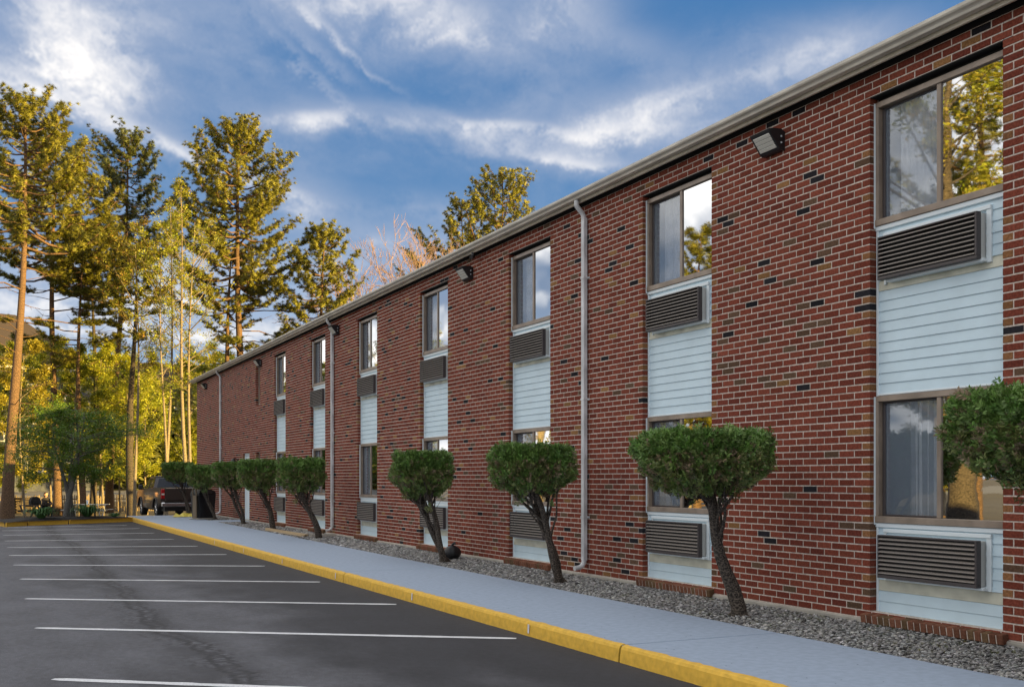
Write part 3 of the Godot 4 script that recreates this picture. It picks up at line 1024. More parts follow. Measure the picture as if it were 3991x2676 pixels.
func build_bay(motel: Node3D, k: int) -> void:
	var a: float = bays[k][0]
	var e: float = bays[k][1]
	var back := -0.097                       # the siding lies this far behind the brick face
	rng.seed = 300 + k
	# dark backing behind the panels so that no light leaks round them
	var bk := MB.new()
	for y in [[0.24, 1.09], [2.29, 3.91]]:
		wbox(bk, a - 0.0, e + 0.0, y[0], y[1], back - 0.08, back - 0.03)
	part("panel_backing", bk, M.black, motel)
	for band in [[0.236, 1.052, 8], [2.306, 3.872, 16]]:
		var panel := node("siding_panel", motel)
		var n: int = band[2]
		var h: float = (band[1] - band[0]) / n
		for j in n:
			var key := "%.4f_%.3f" % [h, e - a]
			if not board_meshes.has(key):
				var m := MB.new()
				var l := e - a - 0.052
				# lapped clapboard: the foot stands 11 mm proud of the head
				var pr := PackedVector2Array([Vector2(0.0, h * 0.5 + 0.008), Vector2(-0.003, h * 0.5 + 0.008), Vector2(-0.014, -h * 0.5 + 0.003), Vector2(-0.012, -h * 0.5), Vector2(0.0, -h * 0.5)])
				m.prism(pr, -l * 0.5, l * 0.5)
				board_meshes[key] = m.mesh()
			var by: float = band[0] + h * (j + 0.5)
			var stained: bool = (by < 3.364 and by > 3.364 - h * 1.05) or (by < 0.573 and by > 0.573 - h * 1.05)
			inst("board", board_meshes[key], M.siding_stained if stained else M.siding, panel, Transform3D(Basis.IDENTITY, W((a + e) * 0.5, band[0] + h * (j + 0.5), back)))
		var t := MB.new()
		wbevel(t, e - 0.030, e - 0.004, band[0] - 0.02, band[1], back - 0.03, back + 0.022, 0.003)
		wbevel(t, a + 0.004, a + 0.026, band[0] - 0.02, band[1], back - 0.03, back + 0.022, 0.003)
		part("corner_trim", t, M.trim, panel)
		t = MB.new()
		wbevel(t, a + 0.002, e - 0.002, band[1] - 0.012, band[1] + 0.030, back - 0.03, back + 0.030, 0.004)
		part("head_trim", t, M.trim, panel)
		if band[0] > 2.0:
			t = MB.new()
			wbevel(t, a + 0.004, e - 0.004, band[0] - 0.014, band[0] + 0.004, back - 0.03, back + 0.018, 0.002)
			part("foot_trim", t, M.trim, panel)
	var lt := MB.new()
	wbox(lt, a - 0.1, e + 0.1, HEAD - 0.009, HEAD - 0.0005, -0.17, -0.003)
	wbox(lt, a + 0.001, e - 0.001, HEAD - 0.052, HEAD - 0.009, -0.17, -0.11)  # black filler below the steel plate, standing in for the shade there
	part("lintel_and_shade", lt, M.black, motel)
	window(motel, a, e, 3.904, HEAD - 0.045, k, true)
	window(motel, a, e, 1.084, 2.290, k, false)
	air_conditioner(motel, a, e, 3.364)
	air_conditioner(motel, a, e, 0.573)
	# sloping rowlock sill of bricks on edge
	var sill := node("brick_sill", motel)
	var bm := MB.new()
	bm.bevel(Vector3.ZERO, Vector3(0.215, 0.085, 0.062), 0.005)
	var mesh := bm.mesh()
	var cnt := int(round((e - a + 0.12) / 0.0735))
	for j in cnt:
		var t := a - 0.06 + (e - a + 0.12) * (j + 0.5) / cnt
		var c := Color(0.27, 0.12, 0.075) * rr(0.7, 1.15)
		if rng.randf() < 0.3: c = Color(0.20, 0.125, 0.07) * rr(0.8, 1.1)
		var key := "sill%d" % (int(c.r * 40) * 40 + int(c.g * 40))
		if not M.has(key):
			var mm: StandardMaterial3D = M.brick_copies.duplicate()
			mm.vertex_color_use_as_albedo = false
			mm.albedo_color = lin(c.r, c.g, c.b)
			M[key] = mm
		inst("brick", mesh, M[key], sill, Transform3D(Basis(Vector3.BACK, 0.16 + rr(-0.01, 0.01)), W(t, 0.188 + rr(-0.002, 0.002), -0.038)))
	var mo := MB.new()
	mo.xf = Transform3D(Basis(Vector3.BACK, 0.16), W((a + e) * 0.5, 0.188, -0.038))
	mo.box(Vector3(-0.100, -0.038, -(e - a) * 0.5 - 0.05), Vector3(0.10, 0.035, (e - a) * 0.5 + 0.05))
	part("joints", mo, M.mortar, sill)

func window(motel: Node3D, a: float, e: float, y0: float, y1: float, k: int, upper: bool) -> void:
	var wn := node("window", motel)
	var f := MB.new()
	var o0 := -0.155
	var o1 := -0.066
	var w := 0.048
	var mid := (a + e) * 0.5 - 0.01
	wbevel(f, a + 0.002, e - 0.002, y0, y0 + 0.062, o0, o1 + 0.012, 0.004)
	wbevel(f, a + 0.002, e - 0.002, y1 - 0.058, y1 - 0.002, o0, o1, 0.004)
	wbevel(f, a + 0.002, a + w, y0 + 0.062, y1 - 0.058, o0, o1, 0.004)
	wbevel(f, e - w + 0.008, e - 0.002, y0 + 0.062, y1 - 0.058, o0, o1, 0.004)
	part("frame", f, M.bronze, wn)
	# fixed near pane and sliding far sash with its own rails
	var s := MB.new()
	wbevel(s, mid - 0.022, mid + 0.026, y0 + 0.062, y1 - 0.058, -0.125, -0.078, 0.003)
	part("mullion", s, M.bronze, wn)
	s = MB.new()
	var st := 0.016
	wbevel(s, mid + 0.026, e - w + 0.006, y0 + 0.064, y0 + 0.064 + st, -0.145, -0.118, 0.003)
	wbevel(s, mid + 0.026, e - w + 0.006, y1 - 0.06 - st, y1 - 0.06, -0.145, -0.118, 0.003)
	wbevel(s, e - w - 0.028, e - w + 0.006, y0 + 0.064 + st, y1 - 0.06 - st, -0.145, -0.118, 0.003)
	part("sash", s, M.grille, wn)
	s = MB.new()
	wbox(s, a + w - 0.004, mid - 0.018, y0 + 0.058, y1 - 0.054, -0.098, -0.094)
	part("pane", s, M.coated, wn)
	s = MB.new()
	wbox(s, mid + 0.02, e - w - 0.02, y0 + 0.075, y1 - 0.07, -0.134, -0.130)
	part("pane", s, M.pane, wn)
	# curtain with soft folds
	var c := MB.new()
	var c0 := mid - 0.05
	var c1 := e - 0.13 - rr(0.0, 0.06)
	if not upper: c1 = e - 0.2 - rr(0.0, 0.1)
	var n := 70
	var prev := []
	var ph := rr(0, 6)
	for j in n + 1:
		var q := float(j) / n
		var t := lerpf(c0, c1, q)
		var amp := 0.007 if upper else 0.030
		var x := -0.24 - amp * sin(q * 34.0 + ph) - amp * 0.5 * sin(q * 83.0 + ph * 2.0)
		var dx := -amp * 34.0 * cos(q * 34.0 + ph) - amp * 0.5 * 83.0 * cos(q * 83.0 + ph * 2.0)
		var nn := Vector3(-1, 0, -dx / (c1 - c0)).normalized()
		var row := [W(t, y0 + 0.02, x), W(t, y1 - 0.02, x), nn]
		if prev:
			c.tri(prev[0], prev[1], row[1], prev[2], prev[2], row[2])
			c.tri(prev[0], row[1], row[0], prev[2], row[2], row[2])
		prev = row
	part("curtain", c, M.curtain, wn)
	# pale sealant down the far jamb
	var z := MB.new()
	wbevel(z, e - 0.010, e - 0.0005, y0 - 0.02, y1 - 0.01, -0.10, -0.048, 0.002)
	part("sealant", z, M.trim, wn)

func air_conditioner(motel: Node3D, a: float, e: float, y: float) -> void:
	var t1 := e - 0.135
	var t0 := maxf(t1 - 1.13, a + 0.12)
	if e - a < 1.42: t1 = e - 0.09; t0 = a + 0.12
	var h := 0.402
	var ac := node("air_conditioner", motel)
	var s := MB.new()
	wbevel(s, t0 + 0.01, t1 - 0.01, y + 0.008, y + h - 0.006, -0.12, -0.014, 0.006)
	wbevel(s, t0 + 0.01, t0 + 0.016, y + 0.008, y + h - 0.006, -0.02, 0.02, 0.002)
	part("sleeve", s, M.sleeve, ac)
	s = MB.new()
	# flange on the siding and drip lip under the sleeve
	wbevel(s, t0 - 0.055, t0 - 0.004, y - 0.03, y + h + 0.02, -0.10, -0.068, 0.003)
	wbevel(s, t1 + 0.002, t1 + 0.03, y - 0.03, y + h + 0.02, -0.10, -0.072, 0.003)
	wbevel(s, t0 - 0.055, t1 + 0.03, y + h + 0.02, y + h + 0.055, -0.10, -0.060, 0.003)
	wbevel(s, t0 - 0.02, t1 - 0.06, y - 0.022, y + 0.006, -0.10, -0.010, 0.003)
	part("flange", s, M.trim, ac)
	s = MB.new()
	var d0 := -0.0145
	var d1 := 0.044
	wbevel(s, t0, t1, y, y + 0.030, d0, d1, 0.003)
	wbevel(s, t0, t1, y + h - 0.014, y + h, d0, d1, 0.003)
	wbevel(s, t0, t0 + 0.022, y + 0.030, y + h - 0.014, d0, d1, 0.003)
	wbevel(s, t1 - 0.016, t1, y + 0.030, y + h - 0.014, d0, d1, 0.003)
	part("grille_frame", s, M.grille, ac)
	s = MB.new()
	wbox(s, t0 + 0.02, t1 - 0.014, y + 0.028, y + h - 0.012, -0.0135, -0.0115)
	part("coil", s, M.black, ac)
	var key := "slat%.3f" % (t1 - t0)
	if not board_meshes.has(key):
		var m := MB.new()
		var l := t1 - t0 - 0.038
		var pr := PackedVector2Array([Vector2(0.013, 0.008), Vector2(-0.011, -0.003), Vector2(-0.0125, -0.011), Vector2(-0.010, -0.0105), Vector2(-0.008, -0.005), Vector2(0.014, 0.005)])
		m.prism(pr, -l * 0.5, l * 0.5)
		board_meshes[key] = m.mesh()
	for j in 9:
		inst("slat", board_meshes[key], M.slat, ac, Transform3D(Basis.IDENTITY, W((t0 + t1) * 0.5 + 0.003, y + 0.052 + j * 0.0395, 0.0335)))

func downspout(motel: Node3D, t: float) -> void:
	var s := node("downspout", motel)
	var m := MB.new()
	var w := 0.040
	m.tube([W(t, 5.392, 0.168), W(t, 5.335, 0.170), W(t, 5.305, 0.162), W(t, 5.255, 0.115), W(t, 5.215, 0.075), W(t, 5.175, 0.056), W(t, 5.13, 0.052)], [w, w, w, w, w, w, w], 12, true, 0.82)
	part("elbow", m, M.spout, s)
	m = MB.new()
	var pr := []
	# corrugated rectangular pipe
	for q in [[-0.038, -0.028], [-0.030, -0.032], [-0.013, -0.032], [-0.010, -0.028], [0.010, -0.028], [0.013, -0.032], [0.030, -0.032], [0.038, -0.028], [0.041, -0.02], [0.041, 0.026], [-0.041, 0.026], [-0.041, -0.02]]:
		pr.append(Vector2(q[0], q[1]))
	m.xf = Transform3D(Basis(Vector3(0, 0, 1), Vector3(1, 0, 0), Vector3(0, 1, 0)), W(t, 0, 0.046))
	m.prism(PackedVector2Array(pr), 0.36, 5.15)
	part("pipe", m, M.spout, s)
	m = MB.new()
	m.tube([W(t, 0.40, 0.046), W(t, 0.335, 0.05), W(t, 0.285, 0.075), W(t, 0.262, 0.12), W(t, 0.25, 0.20)], [w, w, w, w, w], 12, true, 0.82)
	part("shoe", m, M.spout, s)
	for y in [0.95, 2.6, 4.3]:
		var b := MB.new()
		wbevel(b, t - 0.046, t + 0.046, y, y + 0.028, 0.0, 0.0815, 0.002)
		wbevel(b, t - 0.075, t - 0.046, y, y + 0.028, 0.0, 0.006, 0.001)
		wbevel(b, t + 0.046, t + 0.075, y, y + 0.028, 0.0, 0.006, 0.001)
		part("strap", b, M.spout, s)

func wall_light(motel: Node3D, t: float) -> void:
	var l := node("wall_light", motel)
	var y := 5.06
	var h := MB.new()
	# wedge housing: deep at the top, lens slanting down and back to the wall
	var pr := PackedVector2Array([Vector2(0.0, -0.095), Vector2(0.0, 0.10), Vector2(0.045, 0.125), Vector2(0.165, 0.118), Vector2(0.215, 0.105), Vector2(0.205, 0.085), Vector2(0.075, -0.085), Vector2(0.05, -0.10)])
	var fl := PackedVector2Array()
	for p in pr: fl.append(Vector2(-p.x, p.y))
	h.xf = Transform3D(Basis.IDENTITY, W(t, y, 0.0))
	h.prism(fl, -0.155, 0.155)
	part("housing", h, M.lamp_black, l)
	var a := Vector2(0.198, 0.078)
	var b := Vector2(0.078, -0.080)
	var dir := (b - a).normalized()
	var out := Vector2(-dir.y, dir.x)
	if out.y > 0: out = -out
	for j in 4:
		var g := MB.new()
		var p0 := a + dir * (0.012 + 0.044 * j)
		var p1 := a + dir * (0.053 + 0.044 * j)
		var c := (p0 + p1) * 0.5 + out * 0.003
		g.xf = Transform3D(Basis(Vector3(-dir.x, dir.y, 0), Vector3(-out.x, out.y, 0), Vector3(0, 0, 1)), W(t, y + c.y, c.x))
		g.bevel(Vector3.ZERO, Vector3(0.041, 0.012, 0.26), 0.004)
		part("lens", g, M.lens, l)
	for q in [0.045, -0.02]:
		var s := MB.new()
		s.tube([W(t - 0.155, y + q, 0.05), W(t - 0.163, y + q, 0.05)], [0.010, 0.010], 8)
		part("screw", s, M.trim, l)

func security_camera(motel: Node3D, t: float) -> void:
	var c := node("security_camera", motel)
	var m := MB.new()
	m.tube([W(t, 5.36, 0.115), W(t, 5.30, 0.115)], [0.035, 0.03], 10)
	m.tube([W(t, 5.30, 0.115), W(t - 0.03, 5.275, 0.14)], [0.014, 0.014], 8)
	part("bracket", m, M.lamp_black, c)
	m = MB.new()
	m.tube([W(t + 0.06, 5.29, 0.09), W(t - 0.05, 5.265, 0.17), W(t - 0.075, 5.26, 0.188)], [0.034, 0.034, 0.03], 12)
	part("barrel", m, M.lamp_black, c)

# ---------------------------------------------------------------- plants
var needle_mesh: ArrayMesh
var leaf_mesh: ArrayMesh
var small_leaf_mesh: ArrayMesh
var spray_mesh: ArrayMesh

func make_leaf_meshes() -> void:
	rng.seed = 12
	# a tuft of long pine needles, 1 unit across before scaling
	var m := MB.new()
	for k in 44:
		var a := rr(0, TAU)
		var up := rr(-0.15, 1.0)
		var d := Vector3(cos(a) * sqrt(maxf(0.0, 1.0 - up * up)), up, sin(a) * sqrt(maxf(0.0, 1.0 - up * up))).normalized()
		var l := rr(0.40, 0.62)
		var s := d.cross(Vector3(rr(-1, 1), rr(-1, 1), rr(-1, 1))).normalized() * rr(0.020, 0.032)
		m.tri(d * 0.04 + s, d * 0.04 - s, d * l, (d + Vector3.UP).normalized(), (d + Vector3.UP).normalized(), (d + Vector3.UP).normalized())
	needle_mesh = m.mesh()
	leaf_mesh = cluster(9, 0.42, 0.17)
	small_leaf_mesh = cluster(12, 0.46, 0.10)
	# a clipped yew spray: short twig with flat leaflets either side
	m = MB.new()
	for k in 9:
		var y := k / 9.0
		for s in [-1.0, 1.0]:
			var base := Vector3(0, y, 0)
			var tip := base + Vector3(s * rr(0.28, 0.42), rr(0.10, 0.28), rr(-0.22, 0.22))
			var mid := (base + tip) * 0.5
			var w := Vector3(rr(-0.02, 0.02), 0.075, rr(-0.06, 0.06))
			m.flat(base, mid + w, tip, Vector3(0, 0.3, 1))
			m.flat(base, tip, mid - w, Vector3(0, 0.3, 1))
	m.flat(Vector3(-0.06, 0.9, 0), Vector3(0.06, 0.9, 0), Vector3(0, 1.3, 0.05), Vector3(0, 0.3, 1))
	spray_mesh = m.mesh()

func cluster(count: int, spread: float, size: float) -> ArrayMesh:
	var m := MB.new()
	for k in count:
		var c := jitter(spread)
		var q := Basis.from_euler(Vector3(rr(-0.9, 0.9), rr(0, TAU), rr(-0.9, 0.9)))
		var s := size * rr(0.7, 1.2)
		var a := c + q * Vector3(0, 0, -s); var b := c + q * Vector3(s * 0.62, s * 0.1, -s * 0.05)
		var d := c + q * Vector3(0, 0, s); var e := c + q * Vector3(-s * 0.62, s * 0.1, -s * 0.05)
		m.flat(a, b, d, q * Vector3.UP)
		m.flat(a, d, e, q * Vector3.UP)
	return m.mesh()

func any_turn(lean: float) -> Basis:
	return Basis.from_euler(Vector3(rr(-lean, lean), rr(0, TAU), rr(-lean, lean)))

# white pine: straight trunk, whorls of level limbs turned up at the ends, needles in tufts on their outer part
func pine(label: String, at: Vector3, height: float, clear: float, radius: float, girth: float, seed_: int, o := {}) -> Node3D:
	var t := thing("pine_tree", label, "tree", at, 0.0, "tall pines beyond the car park")
	rng.seed = seed_
	var lean: Vector3 = o.get("lean", Vector3.ZERO)
	var tuft: float = o.get("tuft", 0.35)
	var dens: float = o.get("dens", 1.0)
	var tone: Color = o.get("tone", Color(0.205, 0.215, 0.024))
	var bark: Material = o.get("bark", M.bark_pine)
	var wob := [rr(0, 6), rr(0, 6)]
	var spine := func(y: float) -> Vector3:
		var q := y / height
		return Vector3(lean.x * q + 0.18 * sin(q * 5.0 + wob[0]) - 0.18 * sin(wob[0]), y, lean.z * q + 0.15 * sin(q * 6.0 + wob[1]) - 0.15 * sin(wob[1]))
	var b := MB.new()
	var stems := [0.0]
	var ps := []
	var rs := []
	for k in 15:
		var q := k / 14.0
		ps.append(spine.call(q * height) - (Vector3.UP * 0.3 if k == 0 else Vector3.ZERO))
		rs.append(girth * (1.0 - q * 0.93) * (1.25 if k == 0 else 1.0) + 0.015)
	b.tube(ps, rs, 9)
	part("trunk", b, bark, t)
	var limbs := MB.new()
	var xfs := []
	var cols := []
	var y := clear
	var shape: float = o.get("shape", 0.7)
	while y < height - 0.15:
		var q := (y - clear) / (height - clear)
		var prof := pow(1.0 - q, shape) * (0.45 + 0.55 * minf(1.0, q * 4.0 + 0.25)) + 0.07
		var cnt := rng.randi_range(3, 5)
		var off := rr(0, TAU)
		for j in cnt:
			var a := off + TAU * j / cnt + rr(-0.35, 0.35)
			var l := radius * prof * rr(0.55, 1.15)
			if rng.randf() < 0.06: l *= 1.25
			l = maxf(l, 0.25)
			var rise := lerpf(0.05, 0.85, q * q) + rr(-0.1, 0.12)
			var d := Vector3(cos(a), 0, sin(a))
			var s: Vector3 = spine.call(y + rr(-0.15, 0.15))
			var pt := []
			for k in 5:
				var w := k / 4.0
				pt.append(s + d * l * w + Vector3.UP * (l * (rise * w - 0.16 * sin(w * PI) + 0.22 * w * w * w)) + jitter(0.03))
			var r0 := 0.018 + 0.016 * l
			limbs.tube(pt, [r0, r0 * 0.8, r0 * 0.6, r0 * 0.4, r0 * 0.2], 4, false)
			var tw := int(ceil(l * 11.0 * dens)) + 1
			for k in tw:
				var w := lerpf(0.34, 1.0, pow((k + rr(0, 1)) / tw, 0.8))
				var i := mini(3, int(w * 4.0))
				var p: Vector3 = (pt[i] as Vector3).lerp(pt[i + 1], w * 4.0 - i)
				var sd := d.rotated(Vector3.UP, rr(-1.3, 1.3))
				var tl := rr(0.25, 0.75) * minf(1.0, 0.35 + l * 0.28)
				var e := p + sd * tl + Vector3.UP * tl * rr(0.1, 0.75)
				limbs.tube([p, e], [0.010, 0.005], 3, false)
				var nt := rng.randi_range(2, 4)
				for g in nt:
					var c := p.lerp(e, rr(0.35, 1.05)) + jitter(0.10)
					var sc := tuft * rr(0.7, 1.2)
					xfs.append(Transform3D(Basis(Quaternion(Vector3.UP, (Vector3.UP + sd * rr(0.1, 0.9)).normalized())) * any_turn(0.25) * Basis.from_scale(Vector3(sc, sc, sc)), c))
					cols.append(tone.lerp(Color(tone.r * 1.28, tone.g * 1.15, tone.b), rng.randf()) * rr(0.75, 1.15))
		y += rr(0.34, 0.62) / maxf(dens, 0.6) * lerpf(1.25, 0.85, q)
	# a few long level plates below the main crown
	var plates: int = o.get("plates", 6)
	for j in plates:
		var a := rr(0, TAU)
		var yy := lerpf(clear - o.get("drop", 4.0), clear, (j + rr(0, 1)) / plates)
		var l := radius * rr(0.5, 1.0)
		var d := Vector3(cos(a), 0, sin(a))
		var s: Vector3 = spine.call(yy)
		var pt := [s, s + d * l * 0.35 + Vector3.UP * rr(-0.1, 0.2), s + d * l * 0.7 + Vector3.UP * rr(-0.2, 0.3), s + d * l + Vector3.UP * rr(0.0, 0.5)]
		limbs.tube(pt, [0.05, 0.04, 0.028, 0.01], 4, false)
		for k in int(l * 10.0 * dens):
			var w := rr(0.45, 1.0)
			var i := mini(2, int(w * 3.0))
			var p: Vector3 = (pt[i] as Vector3).lerp(pt[i + 1], w * 3.0 - i)
			var sd := d.rotated(Vector3.UP, rr(-1.4, 1.4))
			var e := p + sd * rr(0.2, 0.8) + Vector3.UP * rr(0.0, 0.3)
			limbs.tube([p, e], [0.010, 0.005], 3, false)
			for g in 3:
				var sc := tuft * rr(0.7, 1.2)
				xfs.append(Transform3D(any_turn(0.5) * Basis.from_scale(Vector3(sc, sc, sc)), p.lerp(e, rr(0.4, 1.1)) + jitter(0.08)))
				cols.append(tone.lerp(Color(tone.r * 1.28, tone.g * 1.15, tone.b), rng.randf()) * rr(0.75, 1.15))
	# dead sticks under the crown
	for k in int(o.get("dead", 14)):
		var yy := rr(clear * 0.35, clear + 1.0)
		var a := rr(0, TAU)
		var l := rr(0.5, 2.2)
		var s: Vector3 = spine.call(yy)
		var d := Vector3(cos(a), rr(-0.1, 0.35), sin(a))
		limbs.tube([s, s + d * l * 0.5 + jitter(0.08), s + d * l + Vector3.UP * rr(-0.1, 0.3)], [0.028, 0.018, 0.006], 4, false)
		if rng.randf() < 0.4: limbs.tube([s + d * l * 0.5, s + d * l * 0.8 + jitter(0.3)], [0.012, 0.004], 3, false)
	part("limbs", limbs, bark, t)
	many("crown", needle_mesh, M.needles, xfs, cols, t).set_meta("kind", "stuff")
	return t

# broadleaf tree just coming into leaf: one or more slim stems, rising branches, leaf clusters along them
func leafy(called: String, label: String, group: String, at: Vector3, height: float, clear: float, radius: float, girth: float, count: int, seed_: int, o := {}) -> Node3D:
	var t := thing(called, label, "tree", at, 0.0, group)
	rng.seed = seed_
	var tone: Color = o.get("tone", Color(0.38, 0.36, 0.030))
	var tone2: Color = o.get("tone2", Color(0.24, 0.30, 0.028))
	var size: float = o.get("size", 0.36)
	var bark: Material = o.get("bark", M.bark_pale)
	var stems: int = o.get("stems", 1)
	var up: float = o.get("up", 0.75)
	var trunk := MB.new()
	var limbs := MB.new()
	var ends := []
	for s in stems:
		var a := rr(0, TAU)
		var out := Vector3(cos(a), 0, sin(a)) * (0.0 if stems == 1 else rr(0.4, 1.0) * radius * 0.35)
		var h := height * (1.0 if s == 0 else rr(0.7, 0.97))
		var ps := []
		var rs := []
		var w1 := rr(0, 6); var w2 := rr(0, 6)
		for k in 9:
			var q := k / 8.0
			ps.append(out * q + Vector3(0.14 * sin(q * 5.0 + w1) - 0.14 * sin(w1), h * q - (0.25 if k == 0 else 0.0), 0.14 * sin(q * 4.0 + w2) - 0.14 * sin(w2)) + Vector3(0.1, 0, 0) * s)
			rs.append(girth * (1.0 - 0.92 * q) * (1.0 if s == 0 else 0.8) + 0.006)
		trunk.tube(ps, rs, 7)
		var nb := int((h - clear) * o.get("branches", 3.2))
		for k in nb:
			var q := lerpf(clear / h, 0.98, (k + rr(0, 1)) / nb)
			var i := mini(7, int(q * 8.0))
			var p: Vector3 = (ps[i] as Vector3).lerp(ps[i + 1], q * 8.0 - i)
			var g := rr(0, TAU)
			var u := (q * h - clear) / (height - clear)
			var l := radius * rr(0.5, 1.1) * (sin(clampf(u, 0.04, 1.0) * PI * 0.86 + 0.3) * 0.85 + 0.2)
			var d := Vector3(cos(g), up * rr(0.5, 1.3), sin(g)).normalized()
			var pt := [p, p + d * l * 0.5 + jitter(0.08), p + d * l + Vector3.UP * l * rr(-0.1, 0.2) + jitter(0.12)]
			limbs.tube(pt, [0.008 + 0.010 * l, 0.006 + 0.006 * l, 0.004], 4, false)
			ends.append(pt)
			for z in 3:
				var st: Vector3 = (pt[1] as Vector3).lerp(pt[2], rr(0, 0.8))
				var e := st + (d + jitter(0.8)).normalized() * l * rr(0.25, 0.5)
				limbs.tube([st, e], [0.006, 0.003], 3, false)
				ends.append([st, st.lerp(e, 0.5), e])
	part("trunk", trunk, bark, t)
	part("limbs", limbs, bark, t)
	count = int(count * o.get("many", 1.9))
	if count > 0:
		var xfs := []
		var cols := []
		for k in count:
			var e = ends[rng.randi() % ends.size()]
			var w := rr(0.25, 1.1)
			var p: Vector3 = (e[0] as Vector3).lerp(e[1], w * 2.0) if w < 0.5 else (e[1] as Vector3).lerp(e[2], w * 2.0 - 1.0)
			var sc := size * rr(0.6, 1.25)
			xfs.append(Transform3D(any_turn(0.5) * Basis.from_scale(Vector3(sc, sc * 0.75, sc)), p + jitter(0.16)))
			cols.append(tone.lerp(tone2, rng.randf()) * rr(0.75, 1.2))
		many("crown", o.get("leaf", leaf_mesh), M.leaves, xfs, cols, t).set_meta("kind", "stuff")
	return t

